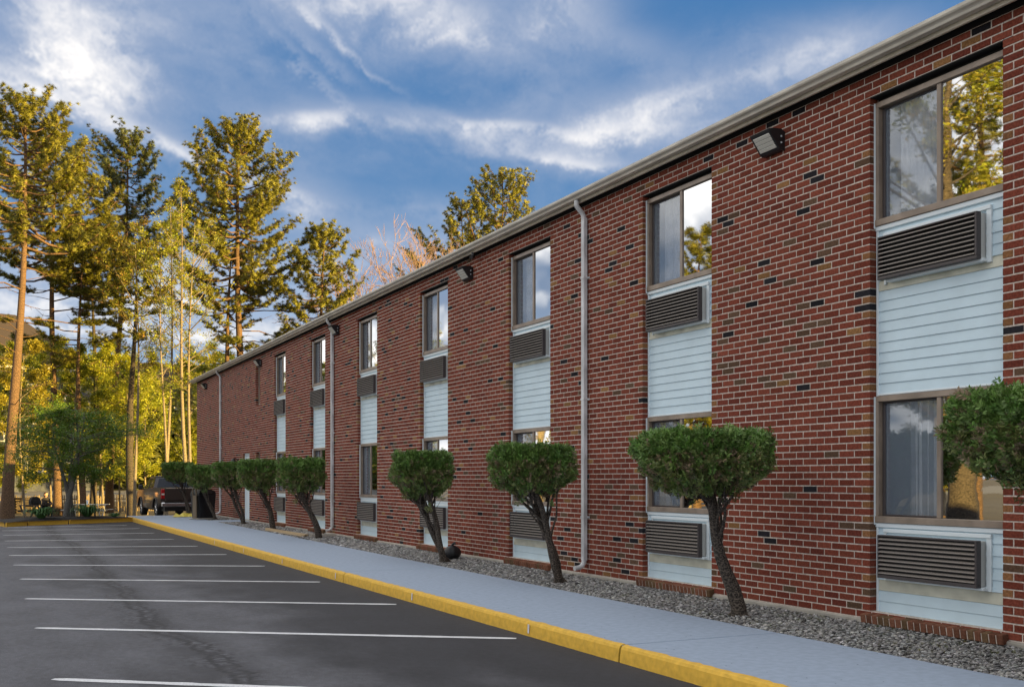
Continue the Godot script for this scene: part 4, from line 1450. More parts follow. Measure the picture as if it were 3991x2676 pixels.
# clipped yew standard: bare forking trunk under a flat-topped tuft
func topiary(label: String, x: float, t: float, lean_x: float, lean_t: float, wide: float, top: float, low: float, sprays: int, seed_: int, forks: int) -> void:
	var o := thing("clipped_yew", label, "shrub", Vector3(x, 0.10, -t), 0.0, "clipped yews along the brick wall")
	rng.seed = seed_
	var h := top - 0.10
	var bot := low - 0.10
	var cc := Vector3(lean_x, (h + bot) * 0.5, -lean_t)
	var hw := wide * 0.5
	var hh := (h - bot) * 0.5
	var trunk := MB.new()
	var limbs := MB.new()
	var tips := []
	for s in forks:
		var spread := 0.0 if forks == 1 else (s - (forks - 1) * 0.5)
		var g := 0.078 if forks == 1 else 0.054
		var end := Vector3(lean_x * 0.95 + rr(-0.05, 0.05), bot + 0.05, -lean_t * 0.9 + spread * 0.22)
		var ps := []
		var rs := []
		var w := rr(0, 6)
		for k in 9:
			var q := k / 8.0
			ps.append(Vector3(lerpf(0.0, end.x, pow(q, 1.15)) + 0.03 * sin(q * 7.0 + w) - 0.03 * sin(w), lerpf(-0.06, end.y, q), lerpf(spread * 0.07, end.z, pow(q, 1.2)) + 0.025 * sin(q * 8.0 + w * 2.0) - 0.025 * sin(w * 2.0)))
			rs.append(g * lerpf(1.0, 0.55, q) * (1.45 if k == 0 else 1.0) * rr(0.9, 1.12))
		trunk.tube(ps, rs, 8)
		# root flare
		if s == 0:
			for k in 4:
				var a := rr(0, TAU)
				trunk.tube([Vector3(0, 0.10, 0), Vector3(cos(a) * 0.09, 0.03, sin(a) * 0.09), Vector3(cos(a) * 0.2, -0.02, sin(a) * 0.2)], [0.035, 0.022, 0.006], 5)
		for k in (13 if forks == 1 else 8):
			var q := rr(0.42, 0.98) if k > 2 else rr(0.62, 0.8)
			var i := mini(7, int(q * 8.0))
			var p: Vector3 = (ps[i] as Vector3).lerp(ps[i + 1], q * 8.0 - i)
			var a := rr(0, TAU)
			var tgt := cc + Vector3(cos(a) * hw * rr(0.45, 0.88), rr(-0.7, 0.2) * hh, sin(a) * hw * rr(0.45, 0.88))
			var mid := p.lerp(tgt, 0.5) + Vector3(0, -0.06, 0) + jitter(0.05)
			var r := 0.011 + 0.009 * rng.randf()
			limbs.tube([p, p.lerp(mid, 0.5) + jitter(0.02), mid, mid.lerp(tgt, 0.5) + jitter(0.03), tgt], [r * 1.2, r, r * 0.85, r * 0.6, r * 0.35], 5, false)
			for z in 4:
				var st := mid.lerp(tgt, rr(0.0, 0.9))
				var e := st + Vector3(rr(-0.2, 0.2), rr(0.02, 0.25), rr(-0.2, 0.2))
				limbs.tube([st, st.lerp(e, 0.5) + jitter(0.02), e], [0.006, 0.0045, 0.002], 3, false)
				tips.append(e)
	# a cut stub or two on the stem
	for k in 2:
		var y := rr(0.3, bot * 0.7)
		var q := y / bot
		var p := Vector3(lean_x * 0.9 * q, y, -lean_t * 0.85 * q)
		limbs.tube([p, p + Vector3(rr(-0.12, -0.02), rr(0.04, 0.1), rr(-0.1, 0.16))], [0.014, 0.010], 5)
	part("trunk", trunk, M.bark_yew, o)
	part("branches", limbs, M.bark_yew, o)
	var xfs := []
	var cols := []
	var green := Color(0.095, 0.205, 0.034)
	var olive := Color(0.19, 0.19, 0.065)
	var brown := Color(0.20, 0.145, 0.085)
	var size: float = 0.095 if sprays > 2600 else 0.125
	var lump := FastNoiseLite.new()
	lump.seed = seed_
	lump.frequency = 2.2
	while xfs.size() < sprays:
		var p := Vector3(rr(-1, 1), rr(-1, 1), rr(-1, 1))
		# flat clipped top, rounded shoulders, drawn in below
		var reach := sqrt(p.x * p.x + p.z * p.z)
		var girth := 1.0
		if p.y < -0.1: girth = 1.0 - 0.5 * pow((-0.1 - p.y) / 0.9, 2.0)
		if p.y > 0.75: girth = 0.97
		girth *= 1.0 + 0.26 * lump.get_noise_3d(p.x * 0.4, p.y * 0.6, p.z * 0.4)
		var sq := pow(pow(absf(p.x), 3.2) + pow(absf(p.z), 3.2), 1.0 / 3.2)
		if sq > girth: continue
		var edge := maxf(sq / girth, maxf(p.y, 0.0))
		if edge < 0.74 and rng.randf() > 0.16: continue
		if p.y < -0.35 and rng.randf() < 0.6: continue
		var pos := cc + Vector3(p.x * hw, p.y * hh + rr(-0.03, 0.025), p.z * hw)
		var dir := Vector3(p.x * 0.8, 0.55 + maxf(p.y, 0.0) * 0.8, p.z * 0.8).normalized()
		dir = (dir + jitter(0.55)).normalized()
		if rng.randf() < 0.07: pos += dir * rr(0.02, 0.065)
		var s := size * rr(0.7, 1.25)
		xfs.append(Transform3D(Basis(Quaternion(Vector3.UP, dir)) * Basis(Vector3.UP, rr(0, TAU)) * Basis.from_scale(Vector3(s, s, s)), pos - dir * s * 0.6))
		var c := green.lerp(olive, rng.randf() * (0.35 if p.y > 0.3 else 0.95))
		if rng.randf() < (0.04 if p.y > 0.3 else 0.20): c = brown
		cols.append(c * rr(0.6, 1.5))
	for e in tips:
		for k in 3:
			var s := size * rr(0.6, 1.0)
			var dir := (Vector3.UP + jitter(0.9)).normalized()
			xfs.append(Transform3D(Basis(Quaternion(Vector3.UP, dir)) * Basis.from_scale(Vector3(s, s, s)), e + jitter(0.04)))
			cols.append(green.lerp(olive, rng.randf()) * rr(0.7, 1.2))
	many("crown", spray_mesh, M.yew, xfs, cols, o).set_meta("kind", "stuff")

func daylily(label: String, at: Vector3, wide: float, high: float, seed_: int) -> void:
	# arching strap leaves from one crown
	var t := thing("grassy_shrub", label, "plant", at, 0.0, "low shrubs in the mulch island")
	rng.seed = seed_
	var m := MB.new()
	m.use_col = true
	for k in 240:
		var a := rr(0, TAU)
		var d := Vector3(cos(a), 0, sin(a))
		var l := wide * rr(0.5, 1.0)
		var h := high * rr(0.6, 1.1)
		var s := d.cross(Vector3.UP) * 0.014
		var b0 := d * rr(0, 0.12) * wide
		var p1 := b0 + d * l * 0.4 + Vector3.UP * h * 0.8
		var p2 := b0 + d * l * 0.8 + Vector3.UP * h * rr(0.7, 1.0)
		var p3 := b0 + d * l + Vector3.UP * h * rr(0.3, 0.8)
		m.col = Color(0.045, 0.12, 0.03) * rr(0.7, 1.5)
		m.quad(b0 - s, b0 + s, p1 + s, p1 - s, Vector3.UP)
		m.quad(p1 - s, p1 + s, p2 + s * 0.8, p2 - s * 0.8, Vector3.UP)
		m.flat(p2 - s * 0.8, p2 + s * 0.8, p3, Vector3.UP)
	part("leaves", m, M.grass, t)

func build_plants() -> void:
	make_leaf_meshes()
	# nine clipped yews, numbered here from the camera away
	topiary("nearest clipped yew, cut off by the right edge of the photo", 6.80, 4.85, -0.02, 0.10, 1.36, 2.09, 1.46, 7500, 401, 2)
	topiary("single-stemmed clipped yew beside the second bay of windows, widest whole crown", 6.79, 8.69, -0.42, 0.05, 1.14, 1.94, 1.37, 6000, 402, 1)
	topiary("twin-stemmed clipped yew just left of the nearest downspout", 6.81, 12.52, -0.40, 0.02, 1.02, 1.91, 1.33, 4500, 403, 2)
	topiary("three-stemmed clipped yew with a dark sack behind its foot", 6.77, 16.42, -0.40, 0.02, 0.90, 1.91, 1.24, 3600, 404, 3)
	topiary("clipped yew leaning beside the middle downspout, behind the lumber", 6.83, 24.13, -0.42, 0.0, 0.94, 1.92, 1.20, 2500, 405, 1)
	topiary("clipped yew between the lumber and the door path", 6.92, 28.86, -0.42, 0.0, 0.98, 1.96, 1.22, 2400, 406, 1)
	topiary("clipped yew standing just before the door path", 6.91, 32.63, -0.40, 0.0, 0.96, 1.94, 1.22, 2300, 407, 2)
	topiary("clipped yew right behind the black trash bin", 6.81, 36.6, -0.42, 0.0, 0.92, 1.90, 1.2, 2200, 408, 2)
	topiary("farthest clipped yew, in front of the pickup truck", 6.72, 41.2, -0.42, 0.0, 1.06, 2.06, 1.42, 2200, 409, 2)
	# island
	leafy("maple_tree", "dark green layered small tree with twisted grey stems in the mulch island", "", P(2.35, 39.9, 0.18), 3.8, 1.15, 2.2, 0.10, 2600, 501,
		{"many": 1.0, "tone": Color(0.070, 0.155, 0.018), "tone2": Color(0.13, 0.20, 0.02), "bark": M.bark_grey, "stems": 4, "size": 0.34, "up": 0.22, "branches": 6.0, "leaf": small_leaf_mesh})
	daylily("clump of arching green leaves left of the island tree", P(1.55, 38.6, 0.15), 0.62, 0.42, 511)
	daylily("clump of arching green leaves right of the island tree", P(3.05, 39.6, 0.17), 0.66, 0.46, 512)
	daylily("tiny green plant near the kerb corner of the mulch island", P(3.95, 39.85, 0.14), 0.24, 0.16, 513)
	# pines
	pine("tall pine with sunlit orange trunk at the far left edge", P(0.83, 60.8), 21.6, 14.2, 4.6, 0.30, 601, {"lean": Vector3(0.7, 0, -0.3), "dead": 30, "plates": 5, "drop": 4.0})
	pine("broad bushy pine second from the left, yellow-green", P(3.6, 67.3), 21.9, 13.2, 4.8, 0.24, 602, {"dead": 22, "plates": 8, "drop": 5.0})
	pine("darker blue-green pine standing behind the two left pines", P(7.0, 74.2), 24.6, 16.0, 4.4, 0.26, 603, {"tone": Color(0.10, 0.125, 0.03), "lean": Vector3(1.0, 0, 0), "plates": 3})
	pine("slim dark-trunked pine in the middle of the left group", P(5.6, 69.2), 17.6, 13.6, 2.6, 0.19, 604, {"dead": 24, "bark": M.bark_dark, "plates": 4, "drop": 3.0})
	pine("slim pine with level branches close beside the dark-trunked one", P(4.9, 66.2), 16.0, 12.8, 2.6, 0.18, 605, {"dead": 24, "plates": 6, "drop": 4.0})
	pine("thick brown pine trunk right of the left group, crown among the saplings", P(7.2, 63.2), 15.0, 12.0, 2.2, 0.24, 606, {"dead": 20, "bark": M.bark_dark, "plates": 3, "drop": 3.0})
	pine("tallest full-crowned pine standing above the far end of the roof", P(14.2, 65.5), 23.4, 12.6, 4.9, 0.31, 607, {"lean": Vector3(-0.6, 0, 0), "dead": 26, "dens": 1.1, "shape": 0.62, "plates": 6, "drop": 4.5})
	pine("second trunk close beside the tallest pine, with a lower crown", P(13.3, 66.1), 16.0, 11.5, 3.4, 0.26, 608, {"dead": 24, "dens": 0.8, "plates": 5})
	pine("shorter pine right of the tallest one, above the roof edge", P(18.5, 63.4), 17.2, 9.0, 3.2, 0.21, 609, {"plates": 4})
	pine("open-branched pine rising behind the middle of the roof", P(32.2, 67.8), 23.4, 12.0, 6.4, 0.22, 610, {"dens": 0.75, "tuft": 0.36, "shape": 0.75, "plates": 3})
	pine("left companion of the open-branched pine behind the roof", P(29.9, 68.8), 21.2, 12.0, 5.2, 0.18, 612, {"dens": 0.75, "tuft": 0.36, "shape": 0.8, "plates": 2, "lean": Vector3(-0.5, 0, 0)})
	pine("small pine top peeping over the roof beside the bare tree", P(27.9, 69.0), 15.8, 8.0, 2.4, 0.16, 611, {"dens": 0.8, "plates": 2})
	# bare tree
	bare_tree("leafless pinkish tree behind the roof, its twigs catching the sun", P(24.0, 66.2), 18.6, 701)
	# spring saplings
	var sp := "saplings in fresh leaf at the wood's edge"
	leafy("maple_sapling", "tall slender sapling with pale stem left of the brick corner", sp, P(8.4, 59.3), 16.6, 6.0, 2.3, 0.10, 1000, 801, {"stems": 2, "many": 1.0})
	leafy("maple_sapling", "tallest pale-stemmed pair of saplings nearest the brick corner", sp, P(9.6, 58.9), 17.6, 6.5, 2.3, 0.12, 1000, 802, {"stems": 2, "many": 1.0, "tone": Color(0.28, 0.225, 0.03)})
	leafy("maple_sapling", "reddish-topped sapling between the left pines and the pale pair", sp, P(7.1, 61.5), 16.2, 7.5, 2.6, 0.09, 1000, 803, {"many": 1.0, "tone": Color(0.30, 0.17, 0.04)})
	leafy("maple_sapling", "yellow sapling in front of the far left pine trunk", sp, P(1.76, 64.0), 9.2, 1.8, 2.1, 0.06, 1300, 804, {"tone": Color(0.39, 0.33, 0.038), "tone2": Color(0.22, 0.20, 0.03)})
	leafy("maple_sapling", "yellow-green sapling behind the picnic table where the person sits", sp, P(3.3, 69.0), 10.4, 1.6, 2.5, 0.07, 1500, 805)
	leafy("maple_sapling", "bright green sapling above the dark island tree", sp, P(4.73, 67.0), 9.6, 1.8, 2.4, 0.07, 1500, 806, {"tone2": Color(0.12, 0.19, 0.025)})
	leafy("maple_sapling", "golden sapling behind the pale picnic table", sp, P(6.16, 68.5), 10.2, 1.8, 2.4, 0.07, 1500, 807, {"tone": Color(0.39, 0.35, 0.028)})
	leafy("maple_sapling", "leaning pale-stemmed sapling behind the pale picnic table", sp, P(7.04, 65.1), 8.2, 2.2, 2.1, 0.055, 1100, 808, {"stems": 3})
	leafy("maple_sapling", "lime-green sapling left of the pickup truck", sp, P(8.8, 69.3), 9.6, 1.6, 2.4, 0.06, 1400, 809)
	leafy("maple_sapling", "yellow sapling behind the pickup truck", sp, P(11.66, 72.5), 9.8, 1.4, 2.7, 0.07, 1500, 810, {"tone": Color(0.33, 0.31, 0.03)})
	leafy("maple_sapling", "low sapling against the far end of the brick wall", sp, P(13.64, 70.0), 8.4, 1.4, 2.5, 0.06, 1200, 811)
	leafy("maple_sapling", "low golden sapling beyond the left picnic table", sp, P(-0.44, 70.0), 8.0, 1.0, 2.4, 0.06, 1200, 812, {"tone": Color(0.39, 0.33, 0.038)})
	leafy("maple_sapling", "small green-leaved sapling in front of the thick brown trunk", sp, P(7.59, 73.0), 8.8, 1.4, 2.4, 0.06, 1200, 813, {"tone2": Color(0.12, 0.17, 0.025)})
	leafy("maple_sapling", "wispy sapling below the tallest pine", sp, P(13.2, 75.0), 11.0, 2.4, 2.6, 0.07, 1300, 814)
	leafy("maple_sapling", "yellow sapling in front of the grey house, left of the first pine", sp, P(-0.6, 72.0), 9.5, 1.2, 2.8, 0.07, 1500, 815, {"tone": Color(0.34, 0.30, 0.03)})
	leafy("maple_sapling", "bushy yellow-green sapling hiding the grey house front", sp, P(1.9, 74.5), 10.5, 1.2, 3.0, 0.07, 1800, 816)
	leafy("maple_sapling", "green-gold sapling between the second pine and the house", sp, P(4.2, 76.0), 10.8, 1.4, 3.0, 0.07, 1800, 817, {"tone": Color(0.34, 0.31, 0.03)})
	leafy("maple_sapling", "golden sapling right of the grey house, behind the dark pine", sp, P(6.8, 78.0), 11.0, 1.4, 3.0, 0.07, 1800, 818, {"tone": Color(0.33, 0.30, 0.03)})
	# the far wood reads as one mass
	rng.seed = 900
	var xfs := []
	var cols := []
	for k in 16000:
		var d := rr(-22.0, 34.0)
		var t := rr(99.0, 122.0)
		var top := 9.0 + 2.5 * sin(d * 0.7) + 1.5 * sin(d * 1.9 + 1.0)
		var y := top * pow(rng.randf(), 0.8)
		var s := rr(1.2, 2.6)
		xfs.append(Transform3D(any_turn(0.6) * Basis.from_scale(Vector3(s, s, s)), P(d, t, y)))
		cols.append(Color(0.16, 0.16, 0.03).lerp(Color(0.06, 0.085, 0.025), rng.randf()) * rr(0.7, 1.2))
	var w := many("far_wood", leaf_mesh, M.leaves, xfs, cols, self)
	w.set_meta("kind", "stuff")
	tag(w, "dense sunlit wood beyond the road, reading as one green mass", "wood")
	# trees across the car park, seen only as reflections in the windows
	pine("tall golden pine across the car park, mirrored in the nearest upper window", P(-15.5, 26.5), 17.0, 4.0, 4.0, 0.3, 620, {"dens": 0.8})
	pine("conifer across the car park, mirrored in the second upper window", P(-14.0, 40.5), 12.8, 3.0, 2.4, 0.2, 621, {})
	leafy("oak_tree", "big dark trunk across the car park, mirrored in the nearest lower window", "", P(-7.6, 20.0), 13.0, 5.0, 4.2, 0.42, 900, 622, {"bark": M.bark_dark, "tone": Color(0.3, 0.22, 0.04)})
	leafy("oak_tree", "golden tree across the car park, mirrored in the nearest windows", "", P(-19.0, 31.0), 12.0, 1.5, 4.5, 0.25, 1900, 623, {"tone": Color(0.3, 0.22, 0.04), "size": 0.5})
	leafy("oak_tree", "golden tree across the car park, mirrored in the second lower window", "", P(-18.0, 47.0), 10.0, 1.5, 4.2, 0.25, 1900, 624, {"tone": Color(0.3, 0.22, 0.04), "size": 0.5})
	leafy("oak_tree", "golden tree across the car park, mirrored in the third lower window", "", P(-17.0, 62.0), 10.5, 1.5, 4.2, 0.25, 1700, 625, {"tone": Color(0.3, 0.22, 0.04), "size": 0.5})
	leafy("oak_tree", "golden tree left of the picnic ground, mirrored in the far windows", "", P(-11.0, 72.0), 14.0, 2.0, 4.2, 0.25, 1700, 626, {"tone": Color(0.3, 0.22, 0.04), "size": 0.5})

func bare_tree(label: String, at: Vector3, height: float, seed_: int) -> void:
	var t := thing("bare_tree", label, "tree", at)
	rng.seed = seed_
	var trunk := MB.new()
	trunk.tube([Vector3(0, -0.2, 0), Vector3(0.1, height * 0.25, 0), Vector3(-0.05, height * 0.5, 0.1)], [0.26, 0.2, 0.14], 8)
	part("trunk", trunk, M.bark_grey, t)
	var b := MB.new()
	var todo := []
	for k in 12:
		var a := TAU * k / 12.0 + rr(-0.3, 0.3)
		todo.append([Vector3(0, height * rr(0.28, 0.5), 0), Vector3(cos(a) * 0.62, 1.0, sin(a) * 0.62).normalized(), height * rr(0.20, 0.27), 0.075, 0])
	while todo.size() > 0:
		var e = todo.pop_back()
		var p: Vector3 = e[0]
		var d: Vector3 = e[1]
		var l: float = e[2]
		var r: float = e[3]
		var q := p + d * l * 0.5 + jitter(l * 0.05)
		var z := p + d * l + jitter(l * 0.07)
		b.tube([p, q, z], [r, r * 0.8, r * 0.6], 4 if e[4] < 3 else 3, false)
		if e[4] < 5:
			for k in 3:
				var nd := (d + jitter(0.62) + Vector3.UP * 0.14).normalized()
				todo.append([q.lerp(z, rr(0.2, 1.0)), nd, l * rr(0.5, 0.75), maxf(r * 0.6, 0.012), e[4] + 1])
	part("branches", b, M.twig, t)

# ---------------------------------------------------------------- vehicles, furniture, people
func build_props() -> void:
	pickup()
	trash_bin()
	lumber()
	tables()
	person()
	fence()
	houses()
	# dark ball behind the foot of a yew
	rng.seed = 31
	var b := MB.new()
	var rows := 9
	var prev := []
	for i in rows + 1:
		var el := lerpf(-PI / 2, PI / 2, float(i) / rows)
		var ring := []
		for j in 14:
			var a := TAU * j / 14.0
			var r := 0.15 * (1.0 + 0.05 * sin(a * 3.0) * cos(el))
			ring.append(Vector3(cos(el) * cos(a) * r, sin(el) * 0.125 + 0.12, cos(el) * sin(a) * r))
		if prev:
			for j in 14:
				var q := [prev[j], prev[(j + 1) % 14], ring[(j + 1) % 14], ring[j]]
				var n := []
				for p in q: n.append((p - Vector3(0, 0.12, 0)).normalized())
				b.tri(q[0], q[1], q[2], n[0], n[1], n[2])
				b.tri(q[0], q[2], q[3], n[0], n[2], n[3])
		prev = ring
	b.tube([Vector3(0, 0.23, 0), Vector3(0.01, 0.27, 0.02), Vector3(0.05, 0.28, 0.03)], [0.03, 0.022, 0.03], 7)
	var o := part("rubbish_sack", b, mat(lin(0.012, 0.012, 0.014), 0.45), self)
	o.position = Vector3(7.15, 0.115, -17.0)
	tag(o, "small black tied sack on the gravel behind the three-stemmed yew", "sack")
	# splash block under the middle downspout
	b = MB.new()
	b.prism(PackedVector2Array([Vector2(-0.14, 0.0), Vector2(0.14, 0.0), Vector2(0.11, 0.07), Vector2(0.08, 0.07), Vector2(0.06, 0.035), Vector2(-0.06, 0.035), Vector2(-0.08, 0.07), Vector2(-0.11, 0.07)]), -0.3, 0.3)
	o = part("splash_block", b, M.concrete, self)
	o.position = Vector3(7.15, 0.11, -24.95)
	o.rotation.y = PI / 2
	tag(o, "grey concrete splash block under the middle downspout", "splash block")
	# crumpled yellow sheet by the trash bin
	b = MB.new()
	rng.seed = 44
	var h := []
	for i in 9:
		var row := []
		for j in 6:
			row.append(Vector3((i - 4) * 0.11 + rr(-0.03, 0.03), absf(rr(-0.02, 0.14)) * (1.0 if i > 0 and i < 8 and j > 0 and j < 5 else 0.1), (j - 2.5) * 0.09 + rr(-0.03, 0.03)))
		h.append(row)
	for i in 8:
		for j in 5:
			b.quad(h[i][j], h[i + 1][j], h[i + 1][j + 1], h[i][j + 1], Vector3.UP)
	o = part("crumpled_sheet", b, mat(lin(0.62, 0.52, 0.08), 0.5), self)
	o.position = Vector3(6.35, 0.145, -39.6)
	tag(o, "crumpled yellow sheet lying beside the black trash bin", "litter")

func pickup() -> void:
	var t := thing("pickup_truck", "dark bronze pickup truck parked beyond the end of the pavement, tail towards us", "truck", P(6.9, 50.0), 0.06)
	t.rotation.x = -0.0
	var paint := StandardMaterial3D.new()
	paint.albedo_color = lin(0.055, 0.046, 0.040)
	paint.metallic = 0.35
	paint.roughness = 0.32
	paint.clearcoat_enabled = true
	paint.clearcoat = 1.0
	paint.clearcoat_roughness = 0.03
	var glass := mat(lin(0.02, 0.022, 0.025), 0.05)
	var chrome := mat(lin(0.55, 0.56, 0.58), 0.18, null, 1.0, 0.9)
	var rubber := mat(lin(0.014, 0.014, 0.014), 0.85)
	var plastic := mat(lin(0.015, 0.015, 0.016), 0.55)
	var red := mat(lin(0.36, 0.012, 0.014), 0.15)
	var wid := 2.0
	# side profile along s = distance from the tail, as (s, height); wheel arches cut in
	var arch := func(c: float) -> Array:
		var a := []
		for k in 11:
			var g := PI * k / 10.0
			a.append(Vector2(c + 0.49 * cos(g), 0.42 + 0.47 * sin(g)))
		return a
	var pr := [Vector2(0.05, 0.62), Vector2(0.0, 0.75), Vector2(0.02, 1.33), Vector2(0.10, 1.36), Vector2(2.0, 1.36), Vector2(2.02, 1.30), Vector2(4.35, 1.27), Vector2(5.55, 1.17), Vector2(5.75, 1.02), Vector2(5.8, 0.62), Vector2(5.6, 0.45)]
	pr.append_array(arch.call(4.75))
	pr.append(Vector2(4.2, 0.40)); pr.append(Vector2(1.72, 0.40))
	pr.append_array(arch.call(1.18))
	pr.append(Vector2(0.6, 0.5))
	# the body is drawn as two outer skins with rounded shoulders, closed between them
	var body := MB.new()
	var poly := PackedVector2Array()
	for p in pr: poly.append(p)
	body.xf = Transform3D(Basis(Vector3(0, 0, -1), Vector3.UP, Vector3(1, 0, 0)), Vector3.ZERO)
	body.prism(poly, 0.03, wid - 0.03)
	part("body", body, paint, t)
	for side in [0.0, 1.0]:
		# slightly proud skin with flared arches
		var skin := MB.new()
		skin.xf = body.xf
		var inner := PackedVector2Array()
		for p in pr: inner.append(Vector2(clampf(p.x, 0.04, 5.74), clampf(p.y, 0.46, 1.30)))
		skin.prism(inner, 0.0 if side == 0.0 else wid - 0.03, 0.03 if side == 0.0 else wid)
		part("side_panel", skin, paint, t)
		for c in [1.18, 4.75]:
			var rim := MB.new()
			rim.xf = body.xf
			var ring := []
			for k in 11:
				var g := PI * k / 10.0
				ring.append(Vector3(c + 0.49 * cos(g), 0.42 + 0.47 * sin(g), -0.015 if side == 0.0 else wid + 0.015))
			rim.tube(ring, [0.03, 0.03, 0.03, 0.03, 0.03, 0.03, 0.03, 0.03, 0.03, 0.03, 0.03], 6)
			part("wheel_arch", rim, plastic, t)
	# greenhouse
	var cab := MB.new()
	var lo := [Vector3(0.08, 1.29, -2.05), Vector3(wid - 0.08, 1.29, -2.05), Vector3(wid - 0.08, 1.26, -4.45), Vector3(0.08, 1.26, -4.45)]
	var hi := [Vector3(0.26, 1.84, -2.28), Vector3(wid - 0.26, 1.84, -2.28), Vector3(wid - 0.28, 1.84, -3.75), Vector3(0.28, 1.84, -3.75)]
	var mid := Vector3(wid * 0.5, 1.5, -3.1)
	for k in 4:
		var j := (k + 1) % 4
		cab.quad(lo[k], lo[j], hi[j], hi[k], (lo[k] + lo[j]) * 0.5 - mid)
	cab.quad(hi[0], hi[1], hi[2], hi[3], Vector3.UP)
	cab.bevel(Vector3(wid * 0.5, 1.85, -3.0), Vector3(wid - 0.5, 0.07, 1.5), 0.03)
	part("cab", cab, paint, t)
	var g := MB.new()
	var back := func(u: float, v: float) -> Vector3:
		return (lo[0] as Vector3).lerp(lo[1], u).lerp((hi[0] as Vector3).lerp(hi[1], u), v) + Vector3(0, 0, 0.008)
	g.quad(back.call(0.08, 0.14), back.call(0.92, 0.14), back.call(0.90, 0.88), back.call(0.10, 0.88), Vector3(0, 0.3, 1))
	part("rear_window", g, glass, t)
	for sd in [[lo[0], lo[3], hi[3], hi[0], -1.0], [lo[1], lo[2], hi[2], hi[1], 1.0]]:
		for span in [[0.05, 0.42], [0.46, 0.93]]:
			var s := MB.new()
			var q := func(u: float, v: float) -> Vector3:
				return (sd[0] as Vector3).lerp(sd[1], u).lerp((sd[3] as Vector3).lerp(sd[2], u), v) + Vector3(sd[4] * 0.008, 0, 0)
			s.quad(q.call(span[0], 0.10), q.call(span[1], 0.10), q.call(span[1] - 0.02, 0.86), q.call(span[0] + 0.01, 0.86), Vector3(sd[4], 0.3, 0))
			part("side_window", s, glass, t)
	g = MB.new()
	g.quad((lo[2] as Vector3).lerp(hi[2], 0.08) + Vector3(-0.08, 0, -0.008), (lo[3] as Vector3).lerp(hi[3], 0.08) + Vector3(0.08, 0, -0.008), (lo[3] as Vector3).lerp(hi[3], 0.9) + Vector3(0.08, 0, -0.008), (lo[2] as Vector3).lerp(hi[2], 0.9) + Vector3(-0.08, 0, -0.008), Vector3(0, 0.4, -1))
	part("windscreen", g, glass, t)
	# bed opening seen over the tailgate
	g = MB.new()
	g.box(Vector3(0.13, 1.361, -1.95), Vector3(wid - 0.13, 1.364, -0.12))
	part("bed_cover", g, plastic, t)
	var tg := MB.new()
	tg.bevel(Vector3(wid * 0.5, 1.06, 0.005), Vector3(wid - 0.42, 0.56, 0.05), 0.02)
	var tailgate := part("tailgate", tg, paint, t)
	tg = MB.new()
	tg.bevel(Vector3(wid * 0.5, 1.20, 0.035), Vector3(0.28, 0.08, 0.03), 0.01)
	part("handle", tg, plastic, tailgate)
	for x in [0.095, wid - 0.095]:
		var l := MB.new()
		l.bevel(Vector3(x, 1.08, 0.0), Vector3(0.17, 0.44, 0.09), 0.025)
		part("tail_light", l, red, t)
		l = MB.new()
		l.bevel(Vector3(x, 1.07, 0.046), Vector3(0.12, 0.07, 0.012), 0.004)
		part("reversing_lamp", l, M.lens, t)
	var bp := MB.new()
	bp.bevel(Vector3(wid * 0.5, 0.60, 0.07), Vector3(wid - 0.02, 0.20, 0.20), 0.04)
	var bumper := part("bumper", bp, chrome, t)
	bp = MB.new()
	bp.bevel(Vector3(wid * 0.5, 0.705, 0.07), Vector3(wid - 0.3, 0.014, 0.19), 0.005)
	part("step_pad", bp, plastic, bumper)
	bp = MB.new()
	bp.box(Vector3(0.2, 0.30, -5.5), Vector3(wid - 0.2, 0.5, -0.1))
	part("chassis", bp, plastic, t)
	for x in [-0.12, wid + 0.12]:
		var mr := MB.new()
		mr.bevel(Vector3(x, 1.36, -4.05), Vector3(0.22, 0.24, 0.09), 0.04)
		mr.tube([Vector3(x, 1.30, -4.05), Vector3(0.06 if x < 0 else wid - 0.06, 1.27, -4.05)], [0.03, 0.03], 6)
		part("mirror", mr, plastic, t)
	for x in [0.02, wid - 0.30]:
		for s in [1.18, 4.75]:
			var wheel := node("wheel", t)
			wheel.position = Vector3(x, 0.40, -s)
			var ty := MB.new()
			ty.lathe([Vector2(0.25, 0.0), Vector2(0.37, 0.0), Vector2(0.40, 0.04), Vector2(0.40, 0.24), Vector2(0.37, 0.28), Vector2(0.25, 0.28)], true, 26)
			part("tyre", ty, rubber, wheel)
			var ri := MB.new()
			ri.lathe([Vector2(0.0, 0.03), Vector2(0.06, 0.02), Vector2(0.07, 0.05), Vector2(0.19, 0.05), Vector2(0.25, 0.02), Vector2(0.255, 0.14), Vector2(0.255, 0.26), Vector2(0.2, 0.25), Vector2(0.0, 0.23)], true, 20)
			part("rim", ri, chrome, wheel)
			for k in 6:
				var sp := MB.new()
				var a := TAU * k / 6.0
				sp.tube([Vector3(0.025, cos(a) * 0.05, sin(a) * 0.05), Vector3(0.025, cos(a) * 0.235, sin(a) * 0.235)], [0.03, 0.022], 5)
				part("spoke", sp, chrome, wheel)

